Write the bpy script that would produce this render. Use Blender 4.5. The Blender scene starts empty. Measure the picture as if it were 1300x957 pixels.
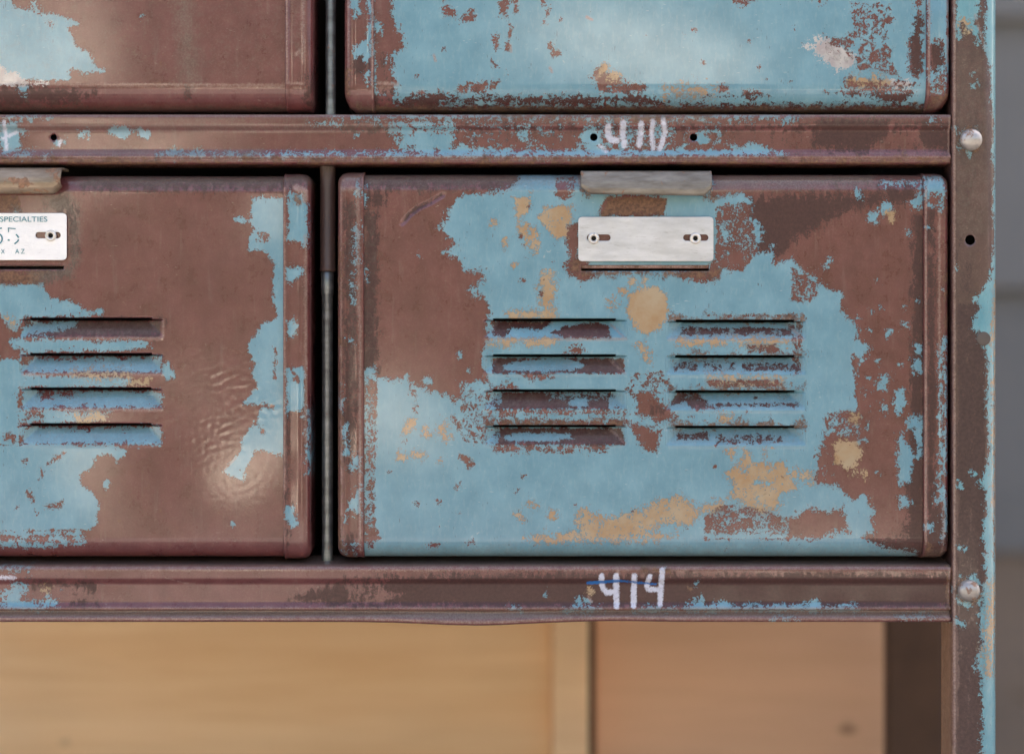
import bpy, math, random
import numpy as np
from math import radians, sin, cos, pi, sqrt, exp
random.seed(4)
sc = bpy.context.scene
COL = sc.collection
S = 0.0004            # metres per photo pixel at the plane of the drawer fronts
DC = 2500.0           # camera distance in the same unit
CX, CY = 650.0, 433.0

# ------------------------------------------------------------------ paint field tools
def seg_dist(P, a, b):
    a = np.array(a, float); b = np.array(b, float); d = b - a
    L = (d * d).sum()
    t = np.clip(((P - a) @ d) / (L if L > 0 else 1), 0, 1)
    q = P - (a + t[:, None] * d)
    return np.sqrt((q * q).sum(1))
def poly_sd(P, pts):
    n = len(pts); D = np.full(len(P), 1e9); ins = np.zeros(len(P), bool)
    for i in range(n):
        a = pts[i]; b = pts[(i + 1) % n]
        D = np.minimum(D, seg_dist(P, a, b))
        if a[1] != b[1]:
            c = ((P[:, 1] < a[1]) != (P[:, 1] < b[1])) & (P[:, 0] < (b[0] - a[0]) * (P[:, 1] - a[1]) / (b[1] - a[1]) + a[0])
            ins ^= c
    return np.where(ins, D, -D)
def line_sd(P, pts, w):
    D = np.full(len(P), 1e9)
    if len(pts) == 1: return w - seg_dist(P, pts[0], pts[0])
    for i in range(len(pts) - 1): D = np.minimum(D, seg_dist(P, pts[i], pts[i + 1]))
    return w - D
def near(P, pts, m):
    a = np.array(pts, float); lo = a.min(0) - m; hi = a.max(0) + m
    return (P[:, 0] > lo[0]) & (P[:, 0] < hi[0]) & (P[:, 1] > lo[1]) & (P[:, 1] < hi[1])
def field(P, ops):
    F = np.full(len(P), -30.0)
    for op in ops:
        c = op[0]
        if c == 'all': F[:] = op[1]; continue
        k = op[1]
        if c in '+-':
            m = near(P, op[2], 60); sd = poly_sd(P[m], op[2]) * k
        elif c in 'LM':                                # stroke: add / cut
            m = near(P, op[3], 60); sd = line_sd(P[m], op[3], op[2]) * k
        elif c == 'z':                                 # broken-up zone at value k
            m = near(P, op[3], 15); sd = poly_sd(P[m], op[3]); G = F[m]
            F[m] = np.where(G > k, np.minimum(G, np.maximum(k, 9 - sd * 1.6)), np.maximum(G, np.minimum(k, -9 + sd * 1.6))); continue
        elif c == 'C':                                 # ceiling inside a region: lets the coat wear through
            m = near(P, op[2], 1) & (F > k); F[m] = k + (F[m] - k) * .12; continue
        if c in '+L': F[m] = np.maximum(F[m], sd)
        else: F[m] = np.minimum(F[m], -sd)
    return np.clip(F, -30, 30)
ATT = ['blue', 'tan', 'dark', 'bare_shine', 'white', 'pen', 'rust', 'dust', 'pale']
def R4(x0, y0, x1, y1): return [(x0, y0), (x1, y0), (x1, y1), (x0, y1)]
def scatter(n, box, r0, r1, k, seed, op='L', elong=1.0):
    rr = random.Random(seed); out = []
    for _ in range(n):
        x = rr.uniform(box[0], box[2]); y = rr.uniform(box[1], box[3]); r = rr.uniform(r0, r1)
        dx = rr.uniform(-1, 1) * r * elong; dy = rr.uniform(-1, 1) * r * elong
        out.append((op, k, r, [(x, y), (x + dx, y + dy)]))
    return out

# ------------------------------------------------------------------ materials
def new_mat(name):
    m = bpy.data.materials.new(name); m.use_nodes = True
    nt = m.node_tree; nt.nodes.clear()
    out = nt.nodes.new('ShaderNodeOutputMaterial'); b = nt.nodes.new('ShaderNodeBsdfPrincipled')
    nt.links.new(b.outputs[0], out.inputs[0])
    return m, nt, b
class NT:
    def __init__(s, nt): s.nt = nt
    def link(s, v, sock):
        if isinstance(v, bpy.types.NodeSocket): s.nt.links.new(v, sock)
        elif isinstance(v, (tuple, list)): sock.default_value = tuple(v) if len(v) == len(sock.default_value) else tuple(v) + (1,)
        else: sock.default_value = v
    def math(s, op, a, b=0.0, clamp=False, c=None):
        n = s.nt.nodes.new('ShaderNodeMath'); n.operation = op; n.use_clamp = clamp
        s.link(a, n.inputs[0]); s.link(b, n.inputs[1])
        if c is not None: s.link(c, n.inputs[2])
        return n.outputs[0]
    def mix(s, f, a, b):
        n = s.nt.nodes.new('ShaderNodeMix'); n.data_type = 'RGBA'
        s.link(f, n.inputs[0]); s.link(a, n.inputs[6]); s.link(b, n.inputs[7]); return n.outputs[2]
    def mixf(s, f, a, b):
        n = s.nt.nodes.new('ShaderNodeMix'); n.data_type = 'FLOAT'
        s.link(f, n.inputs[0]); s.link(a, n.inputs[2]); s.link(b, n.inputs[3]); return n.outputs[0]
    def coords(s, sx=1, sy=1, sz=1):                    # object space, in photo-pixel units
        t = s.nt.nodes.new('ShaderNodeTexCoord'); m = s.nt.nodes.new('ShaderNodeMapping')
        m.inputs['Scale'].default_value = (sx / S, sy / S, sz / S)
        s.nt.links.new(t.outputs['Object'], m.inputs['Vector']); return m.outputs[0]
    def noise(s, vec, size, detail=3, rough=.5, dist=0.0):
        n = s.nt.nodes.new('ShaderNodeTexNoise'); s.nt.links.new(vec, n.inputs['Vector'])
        n.inputs['Scale'].default_value = 1.0 / size; n.inputs['Detail'].default_value = detail
        n.inputs['Roughness'].default_value = rough; n.inputs['Distortion'].default_value = dist
        return n.outputs[0]
    def attr(s, name):
        n = s.nt.nodes.new('ShaderNodeAttribute'); n.attribute_name = name; return n.outputs['Fac']
    def ramp(s, v, a, b): # linear step, clamped
        n = s.nt.nodes.new('ShaderNodeMapRange'); n.clamp = True
        s.link(v, n.inputs[0]); n.inputs[1].default_value = a; n.inputs[2].default_value = b; return n.outputs[0]
    def bump(s, h, strength, dist, normal=None):
        n = s.nt.nodes.new('ShaderNodeBump'); n.inputs['Strength'].default_value = strength
        n.inputs['Distance'].default_value = dist; s.link(h, n.inputs['Height'])
        if normal is not None: s.nt.links.new(normal, n.inputs['Normal'])
        return n.outputs[0]

def paint_material(name, brown1, brown2, darkc, bluec, blue2, peel=0.35, brough=.30, goldrough=False):
    m, nt, b = new_mat(name); g = NT(nt)
    v = g.coords()
    vs = g.coords(1, 1, .35)                            # vertically drawn out
    vh = g.coords(.35, 1, 1)                            # horizontally drawn out
    n_big = g.noise(v, 90, 3)
    n_e1 = g.noise(v, 9, 6, .72, .5); n_e2 = g.noise(v, 2.7, 3, .75); n_e3 = g.noise(v, 34, 2)
    nn = g.math('MULTIPLY_ADD', n_e1, 32, c=-16.0)
    nn2 = g.math('MULTIPLY_ADD', n_e2, 24, c=-12.0)
    edge = g.math('ADD', nn, nn2)
    edge2 = g.math('ADD', g.math('MULTIPLY_ADD', g.noise(vs, 6, 4, .65), 26, c=-13.0), nn2)
    edge3 = g.math('ADD', g.math('MULTIPLY_ADD', g.noise(v, 14, 5, .6, .6), 36, c=-18.0), nn2)
    def mask(att, nz, soft=.7):
        return g.ramp(g.math('ADD', g.attr(att), nz), -soft, soft)
    fine = g.noise(v, 2.2, 2, .7); mid = g.noise(v, 22, 4, .6)
    streak = g.noise(g.coords(1, 1, .12), 7, 3, .6)
    # brown coat
    col = g.mix(g.ramp(mid, .35, .65), brown1, brown2)
    col = g.mix(g.math('MULTIPLY', g.ramp(fine, .5, .72), .28), col, (.22, .12, .10))
    col = g.mix(g.math('MULTIPLY', g.ramp(streak, .58, .8), .22), col, (.27, .19, .17))
    blot = g.ramp(g.noise(g.coords(1, 1, .5), 38, 5, .68, .4), .42, .68)
    col = g.mix(g.math('MULTIPLY', blot, .45), col, tuple(c * .62 for c in brown1))
    rb = g.math('MULTIPLY', g.ramp(g.noise(v, 8, 5, .75), .60, .70), g.ramp(n_big, .48, .62))
    col = g.mix(g.math('MULTIPLY', rb, .55), col, (.16, .062, .030))
    # light hairline scratches
    wv = g.noise(g.coords(.25, .25, 1), 1.6, 1, .4); wm = g.noise(v, 40, 2)
    scr = g.math('MULTIPLY', g.ramp(wv, .71, .76), g.ramp(wm, .55, .65))
    col = g.mix(g.math('MULTIPLY', scr, .35), col, (.42, .33, .28))
    rough = g.mixf(g.ramp(mid, .3, .7), brough - .05, brough + .10)
    # darker, duller under-coat; the rail step's shadow line is painted with it too
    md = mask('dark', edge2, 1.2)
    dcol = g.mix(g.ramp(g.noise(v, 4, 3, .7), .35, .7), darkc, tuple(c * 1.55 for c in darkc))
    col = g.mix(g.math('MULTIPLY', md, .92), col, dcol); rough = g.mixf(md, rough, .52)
    # scattered dirt freckles in the brown
    fr = g.math('MULTIPLY', g.ramp(g.noise(v, 5.5, 4, .7), .66, .70), g.ramp(n_big, .45, .6))
    col = g.mix(g.math('MULTIPLY', fr, .6), col, darkc)
    # blue coat
    mb = mask('blue', edge, .55)
    bc = g.mix(g.ramp(g.noise(v, 45, 4, .6), .35, .65), bluec, blue2)
    bc = g.mix(g.math('MULTIPLY', g.ramp(g.noise(vs, 5, 4, .7), .5, .8), .3), bc, (.32, .44, .46))
    bc = g.mix(g.math('MULTIPLY', g.ramp(g.noise(vs, 30, 3, .6), .5, .75), .25), bc, (.10, .21, .26))
    nick = g.math('MULTIPLY', g.ramp(g.noise(v, 4.2, 3, .6), .70, .72), g.ramp(g.noise(v, 28, 2), .5, .56))
    bc = g.mix(g.math('MULTIPLY', nick, .85), bc, darkc)
    gr = g.math('MULTIPLY', g.ramp(g.noise(v, 7, 4, .6, .5), .67, .72), g.ramp(g.noise(v, 60, 2), .52, .6))
    bc = g.mix(g.math('MULTIPLY', gr, .5), bc, (.36, .42, .42))
    bcore = g.ramp(g.math('ADD', g.attr('blue'), edge), .5, 3.5)
    bc = g.mix(g.math('MULTIPLY', g.math('SUBTRACT', 1.0, bcore), .35), bc, (.26, .40, .44))  # blue coat is paler near its edges
    wv2 = g.noise(g.coords(1, 1, .16), 1.7, 1, .4)
    scr2 = g.math('MULTIPLY', g.ramp(wv2, .72, .76), g.ramp(g.noise(v, 36, 2), .53, .6))
    bc = g.mix(g.math('MULTIPLY', scr2, .6), bc, darkc)
    wv3 = g.noise(g.coords(.2, .2, 1), 1.7, 1, .4)
    scr3 = g.math('MULTIPLY', g.ramp(wv3, .73, .77), g.ramp(g.noise(v, 52, 2), .5, .6))
    bc = g.mix(g.math('MULTIPLY', scr3, .5), bc, (.40, .48, .50))
    col = g.mix(mb, col, bc); rough = g.mixf(mb, rough, .40)
    # exposed metal and worn edges, plus highlights painted along ridges and bends
    me = g.math('MULTIPLY', mask('bare_shine', g.math('MULTIPLY', edge, .1), .9), .7)
    col = g.mix(me, col, g.mix(g.ramp(fine, .4, .6), (.26, .15, .12), (.36, .25, .22))); rough = g.mixf(me, rough, .38)
    # pale worn coat
    ml = mask('pale', edge, .6)
    col = g.mix(ml, col, g.mix(g.ramp(mid, .4, .6), (.36, .32, .32), (.46, .44, .43))); rough = g.mixf(ml, rough, .5)
    # tan filler, with a darker rim round it
    trim = g.math('MULTIPLY', g.ramp(g.math('ADD', g.attr('tan'), edge), -3.2, -1.2), .45)
    col = g.mix(trim, col, (.16, .10, .06))
    mt = mask('tan', edge, .55)
    tc = g.mix(g.ramp(g.noise(v, 30, 4, .65), .35, .65), (.34, .21, .11), (.38, .29, .19))
    col = g.mix(mt, col, tc); rough = g.mixf(mt, rough, .5)
    # rust
    mr = mask('rust', g.math('MULTIPLY', edge3, .55), 1.2)
    rc = g.mix(g.ramp(g.noise(v, 5, 4, .7), .35, .65), (.085, .045, .034), (.22, .12, .07))
    col = g.mix(g.math('MULTIPLY', mr, .9), col, rc); rough = g.mixf(mr, rough, .75)
    # marker strokes
    mw = mask('white', g.math('MULTIPLY', nn2, .25), .9)
    wn = g.mixf(g.ramp(g.noise(v, 4, 3, .7), .30, .48), .62, .96)
    col = g.mix(g.math('MULTIPLY', mw, wn), col, (.56, .58, .68)); rough = g.mixf(mw, rough, .5)
    mp = mask('pen', g.math('MULTIPLY', nn2, .3), .8)
    col = g.mix(g.math('MULTIPLY', mp, .9), col, (.01, .13, .42))
    # dust lying in a dull film
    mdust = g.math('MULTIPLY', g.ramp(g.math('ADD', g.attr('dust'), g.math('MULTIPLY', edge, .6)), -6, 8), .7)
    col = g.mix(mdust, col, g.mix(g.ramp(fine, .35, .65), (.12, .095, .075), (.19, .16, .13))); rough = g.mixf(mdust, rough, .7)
    # soot-dark nicks everywhere
    nt.links.new(col, b.inputs['Base Color'])
    rough2 = g.math('ADD', rough, g.math('MULTIPLY_ADD', g.noise(v, 16, 4, .7), .24, c=-.12))
    nt.links.new(rough2, b.inputs['Roughness'])
    b.inputs['IOR'].default_value = 1.5
    nt.links.new(g.mixf(g.math('MAXIMUM', md, mr), .8, .25), b.inputs['Coat Weight']); b.inputs['Coat Roughness'].default_value = .10; b.inputs['Coat IOR'].default_value = 1.6; b.inputs['Specular IOR Level'].default_value = .25
    # relief
    orange = g.noise(v, 7.5, 2, .5)
    peelm = g.mixf(mb, peel, peel * .35)
    h = g.math('MULTIPLY', orange, peelm)
    h = g.math('ADD', h, g.math('MULTIPLY', g.noise(v, 2.5, 2, .6), g.mixf(md, .03, .16)))
    h = g.math('ADD', h, g.math('MULTIPLY', mb, .6))
    h = g.math('ADD', h, g.math('MULTIPLY', mt, -.10))
    h = g.math('ADD', h, g.math('MULTIPLY', mr, g.math('MULTIPLY', g.noise(v, 3, 3, .7), .8)))
    h = g.math('ADD', h, g.math('MULTIPLY', me, -.1))
    nrm = g.bump(h, 1.0, S * 1.0)
    nt.links.new(nrm, b.inputs['Normal'])
    return m
BLUE1, BLUE2 = (.108, .252, .330), (.158, .318, .400)
M_PAINT = paint_material('worn_brown_and_blue_paint', (.112, .030, .031), (.150, .047, .047), (.046, .021, .019), BLUE1, BLUE2)
M_POST = paint_material('worn_dark_paint', (.078, .038, .037), (.098, .050, .047), (.05, .028, .026), (.11, .29, .35), (.16, .35, .41), .25, .42)

def metal_material(name, c1, c2, rustc=(.16, .08, .045), metallic=.55, rough=.42, rusty=.55, scale=10):
    m, nt, b = new_mat(name); g = NT(nt); v = g.coords()
    vh = g.coords(.25, 1, 1)
    col = g.mix(g.ramp(g.noise(vh, scale, 4, .6), .35, .65), c1, c2)
    mr = g.ramp(g.math('ADD', g.noise(v, 13, 5, .65, .3), g.math('MULTIPLY', g.attr('rust'), .02)), rusty, rusty + .06)
    rc = g.mix(g.ramp(g.noise(v, 4, 3, .6), .35, .65), rustc, tuple(x * 2.0 for x in rustc))
    col = g.mix(g.math('MULTIPLY', mr, .85), col, rc)
    sc_ = g.ramp(g.noise(g.coords(.2, 1, 1.3), 2.4, 3, .6), .62, .72)
    col = g.mix(g.math('MULTIPLY', sc_, .3), col, (.12, .11, .11))
    nt.links.new(col, b.inputs['Base Color'])
    nt.links.new(g.math('MULTIPLY', g.math('SUBTRACT', 1.0, mr), metallic), b.inputs['Metallic'])
    nt.links.new(g.mixf(mr, g.mixf(g.noise(v, 9, 3), rough - .1, rough + .12), .75), b.inputs['Roughness'])
    nt.links.new(g.bump(g.math('ADD', g.noise(v, 4, 4, .6), g.math('MULTIPLY', mr, .5)), .6, S * .6), b.inputs['Normal'])
    return m
M_PULL = metal_material('worn_galvanised_steel', (.14, .12, .10), (.26, .24, .21), metallic=.35, rough=.42, rusty=.60)
M_PULLB = metal_material('tarnished_steel', (.22, .17, .12), (.36, .29, .22), metallic=.5, rusty=.5)
M_ALU = metal_material('scuffed_aluminium', (.48, .49, .52), (.60, .61, .65), metallic=.45, rough=.34, rusty=.70)
M_WHITE = metal_material('white_enamel_plate', (.84, .84, .84), (.9, .9, .9), metallic=0.0, rough=.35, rusty=.85)
M_ROD = metal_material('dull_steel_rod', (.11, .12, .13), (.22, .245, .26), metallic=.7, rough=.35, rusty=.66, scale=14)
M_SCREW = metal_material('steel_screw', (.62, .60, .57), (.78, .75, .72), metallic=.6, rough=.3, rusty=.72)
M_RIVET = metal_material('steel_rivet', (.34, .32, .31), (.50, .48, .46), metallic=.6, rough=.36, rusty=.57)
def plain(name, c, rough=.7, c2=None, size=60, stretch=(1, 1, 1)):
    m, nt, b = new_mat(name); g = NT(nt); v = g.coords(*stretch)
    col = g.mix(g.ramp(g.noise(v, size, 5, .6), .3, .7), c, c2 or tuple(x * .75 for x in c))
    nt.links.new(col, b.inputs['Base Color']); b.inputs['Roughness'].default_value = rough
    nt.links.new(g.bump(g.noise(v, size * .2, 4), .4, S * 2), b.inputs['Normal'])
    return m
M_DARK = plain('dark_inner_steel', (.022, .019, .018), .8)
M_BODY = plain('brown_drawer_body', (.07, .045, .038), .6)
M_SLEEVE = plain('brown_sleeve', (.075, .045, .04), .38)
M_HOLE = plain('hole_shadowed_steel', (.02, .018, .017), .9)
M_INK = plain('printed_lettering', (.10, .30, .36), .5)
M_INK2 = plain('stamped_number', (.03, .22, .27), .5)

# ------------------------------------------------------------------ object tools
def tag(o, label=None, cat=None, group=None, kind=None):
    if label: o['label'] = label
    if cat: o['category'] = cat
    if group: o['group'] = group
    if kind: o['kind'] = kind
    return o
def empty(name, loc, label, cat, group=None):
    o = bpy.data.objects.new(name, None); COL.objects.link(o); o.location = loc
    return tag(o, label, cat, group)
def wx(px): return (px - CX) * S
def wz(py): return (CY - py) * S
def link_mesh(name, verts, faces, mat, parent=None, smooth=True, atts=None, solid=0.0):
    v = np.array(verts, float)
    if parent is not None: v = v - np.array(parent.get('_w', (0, 0, 0)))
    me = bpy.data.meshes.new(name); me.from_pydata(v.tolist(), [], [list(map(int, f)) for f in faces]); me.update()
    if atts:
        for k, a in atts.items():
            at = me.attributes.new(k, 'FLOAT', 'POINT'); at.data.foreach_set('value', np.asarray(a, np.float32))
    me.polygons.foreach_set('use_smooth', [smooth] * len(me.polygons))
    me.materials.append(mat)
    o = bpy.data.objects.new(name, me); COL.objects.link(o)
    if parent is not None: o.parent = parent
    if solid:
        md = o.modifiers.new('sheet', 'SOLIDIFY'); md.thickness = solid * S; md.offset = -1
    return o
def thing(name, loc, label, cat, group=None):
    o = empty(name, loc, label, cat, group); o['_w'] = tuple(loc); return o
WORLD_OF = {}
def fill(br, step):
    out = []
    for a, b in zip(br[:-1], br[1:]):
        n = max(1, int(math.ceil(abs(b - a) / step - 1e-6)))
        out += [a + (b - a) * i / n for i in range(n)]
    return out + [br[-1]]
def prof(pts, step):
    """densify a list of (coordinate, depth)"""
    out = []
    for a, b in zip(pts[:-1], pts[1:]):
        L = max(abs(b[0] - a[0]), abs(b[1] - a[1]) * .5); n = max(1, int(math.ceil(L / step)))
        out += [(a[0] + (b[0] - a[0]) * i / n, a[1] + (b[1] - a[1]) * i / n) for i in range(n)]
    return out + [pts[-1]]
def grid(name, cols, rows, mat, parent, paint=None, f=None, warp=None, kill=None, holes=(), solid=0.0, split=None, smooth=True):
    """cols [(px,depth)], rows [(py,depth)] -> bent sheet facing the camera. split: fn(px,py)->bool faces go to extra meshes by group"""
    cx = np.array([c[0] for c in cols]); cd = np.array([c[1] for c in cols])
    ry = np.array([r[0] for r in rows]); rd = np.array([r[1] for r in rows])
    PX, PY = np.meshgrid(cx, ry); D = cd[None, :] + rd[:, None]
    if f is not None: D = D + f(PX, PY)
    fx = .25 * (PX[:-1, :-1] + PX[1:, :-1] + PX[:-1, 1:] + PX[1:, 1:]); fy = .25 * (PY[:-1, :-1] + PY[1:, :-1] + PY[:-1, 1:] + PY[1:, 1:])
    keep = np.ones(fx.shape, bool)
    if kill is not None: keep &= ~kill(fx, fy)
    for (hx, hy, r, hl) in holes:                       # stadium-shaped holes: centre, radius, half length
        qx = np.clip(fx - hx, -hl, hl); inside = np.hypot(fx - hx - qx, fy - hy) < r
        keep &= ~inside
        touched = np.zeros(PX.shape, bool)
        for a in (0, 1):
            for c in (0, 1): touched[a:a + inside.shape[0], c:c + inside.shape[1]] |= inside
        used = np.zeros(PX.shape, bool)
        for a in (0, 1):
            for c in (0, 1): used[a:a + keep.shape[0], c:c + keep.shape[1]] |= keep & (np.hypot(fx - hx - qx, fy - hy) < r + 8)
        t = touched & used
        q = np.clip(PX - hx, -hl, hl); ex = PX - hx - q; ey = PY - hy; L = np.maximum(np.hypot(ex, ey), 1e-6)
        PX = np.where(t, hx + q + ex / L * r, PX); PY = np.where(t, hy + ey / L * r, PY)
    P = np.stack([PX.ravel(), PY.ravel()], 1)
    if warp is not None: PX, PY = warp(PX, PY)
    V = np.stack([(PX.ravel() - CX) * S, D.ravel() * S, (CY - PY.ravel()) * S], 1)
    nc = len(cx); idx = np.arange(PX.size).reshape(PX.shape)
    Fq = np.stack([idx[1:, :-1], idx[1:, 1:], idx[:-1, 1:], idx[:-1, :-1]], -1)
    atts = {k: np.full(len(P), -30.0) for k in ATT}
    if paint:
        for k, ops in paint.items(): atts[k] = field(P, ops)
    objs = []
    groups = [('', keep)] if split is None else split(fx, fy, keep)
    for nm, km in groups:
        F = Fq[km]
        u, inv = np.unique(F.ravel(), return_inverse=True)
        o = link_mesh(nm or name, V[u], inv.reshape(F.shape), mat, parent, smooth, {k: a[u] for k, a in atts.items()}, solid)
        objs.append(o)
    return objs
def box(name, x0, x1, y0, y1, d0, d1, mat, parent=None, bev=0.0, skip=()):
    """box in px / px / depth"""
    X = [(x0 - CX) * S, (x1 - CX) * S]; Y = [d0 * S, d1 * S]; Z = [(CY - y1) * S, (CY - y0) * S]
    v = [(X[i], Y[j], Z[k]) for i in (0, 1) for j in (0, 1) for k in (0, 1)]
    F = {'left': (0, 1, 3, 2), 'right': (4, 6, 7, 5), 'front': (0, 4, 5, 1), 'back': (2, 3, 7, 6), 'bottom': (0, 2, 6, 4), 'top': (1, 5, 7, 3)}
    o = link_mesh(name, v, [f for k, f in F.items() if k not in skip], mat, parent, False)
    if bev:
        b = o.modifiers.new('edge', 'BEVEL'); b.width = bev * S; b.segments = 2
    return o
def lathe(name, cx, cy, d0, pr, mat, parent, n=40):
    """pr [(radius, depth)] turned about the line of sight axis"""
    v = []; F = []
    for (r, d) in pr:
        for k in range(n):
            a = 2 * pi * k / n; v.append(((cx + r * cos(a) - CX) * S, (d0 + d) * S, (CY - cy - r * sin(a)) * S))
    for i in range(len(pr) - 1):
        for k in range(n):
            a, b = i * n + k, i * n + (k + 1) % n
            F.append((a, b, b + n, a + n))
    return link_mesh(name, v, F, mat, parent, True)
def rod(name, px, rpx, d, pr, mat, parent, n=28):
    """upright turned rod; pr [(py, radius)]"""
    v = []; F = []
    for (py, r) in pr:
        for k in range(n):
            a = 2 * pi * k / n; v.append(((px + r * cos(a) - CX) * S, (d + r * sin(a)) * S, (CY - py) * S))
    for i in range(len(pr) - 1):
        for k in range(n):
            a, b = i * n + k, i * n + (k + 1) % n
            F.append((a + n, b + n, b, a))
    return link_mesh(name, v, F, mat, parent, True)
def stroke(pts, w, d, vs, Fs):
    """thin raised ribbon along pts on the face at depth d"""
    for i in range(len(pts) - 1):
        (x0, y0), (x1, y1) = pts[i], pts[i + 1]
        L = math.hypot(x1 - x0, y1 - y0); nx, ny = -(y1 - y0) / L * w / 2, (x1 - x0) / L * w / 2
        b = len(vs)
        for dd in (d, d + .35):
            for (x, y) in ((x0 + nx, y0 + ny), (x0 - nx, y0 - ny), (x1 - nx, y1 - ny), (x1 + nx, y1 + ny)):
                vs.append(((x - CX) * S, dd * S, (CY - y) * S))
        Fs += [(b, b + 1, b + 2, b + 3), (b, b + 4, b + 5, b + 1), (b + 1, b + 5, b + 6, b + 2), (b + 2, b + 6, b + 7, b + 3), (b + 3, b + 7, b + 4, b)]

def louvre_depth(L, Dm, ends=(24, 24)):
    def f(X, Y):
        D = np.zeros_like(X)
        for (x0, x1, s, b) in L:
            t = (b - Y) / (b - s); u = np.minimum((X - x0) / ends[0], (x1 - X) / ends[1])
            h = np.clip(np.minimum(t, u), 0, None) * Dm
            m = (X > x0) & (X < x1) & (Y > s + .5) & (Y < b)
            D = np.where(m, h, D)
            lip = np.clip(1 - np.abs(Y - b - .8) / 2.2, 0, 1) * np.clip((X - x0) / 8, 0, 1) * np.clip((x1 - X) / 8, 0, 1)
            D = D - 1.1 * lip
        return D
    return f
def wobble(seed, amp, size, n=14):
    rr = np.random.RandomState(seed); W = rr.normal(size=(n, 2)) / size; ph = rr.uniform(0, 6.28, n); am = rr.uniform(.3, 1, n)
    def f(X, Y):
        s = 0
        for k in range(n): s = s + am[k] * np.sin(W[k, 0] * X + W[k, 1] * Y + ph[k])
        return s * amp / sqrt(n)
    return f
def groove(pts, w, d):
    def f(X, Y):
        P = np.stack([X.ravel(), Y.ravel()], 1); D = np.full(len(P), 1e9)
        for i in range(len(pts) - 1): D = np.minimum(D, seg_dist(P, pts[i], pts[i + 1]))
        return (d * np.exp(-(D / w) ** 2)).reshape(X.shape)
    return f
def arc_in(e, R, s=1, n=10):
    """rounded return at a front edge: from edge coordinate e, flat from e+s*R ; list from outer to inner"""
    return [(e + s * (R - R * sin(t)), R - R * cos(t)) for t in [pi / 2 * k / n for k in range(n, -1, -1)]][::-1][::-1]
def edge_arc(e, R, s, n=9, depth_scale=1.0, back=40):
    # outer end first: t=pi/2 at the very edge (depth R)
    out = [(e, R * depth_scale + back)]
    for k in range(n + 1):
        t = pi / 2 * (1 - k / n)
        out.append((e + s * R * (1 - sin(t)), R * (1 - cos(t)) * depth_scale))
    return out

# ------------------------------------------------------------------ the rack
rack = thing('locker_rack', (wx(1239), 0, -0.45), 'worn brown steel locker frame with blue flakes, rivets and chalked numbers, holding four drawers', 'locker frame')
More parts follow.
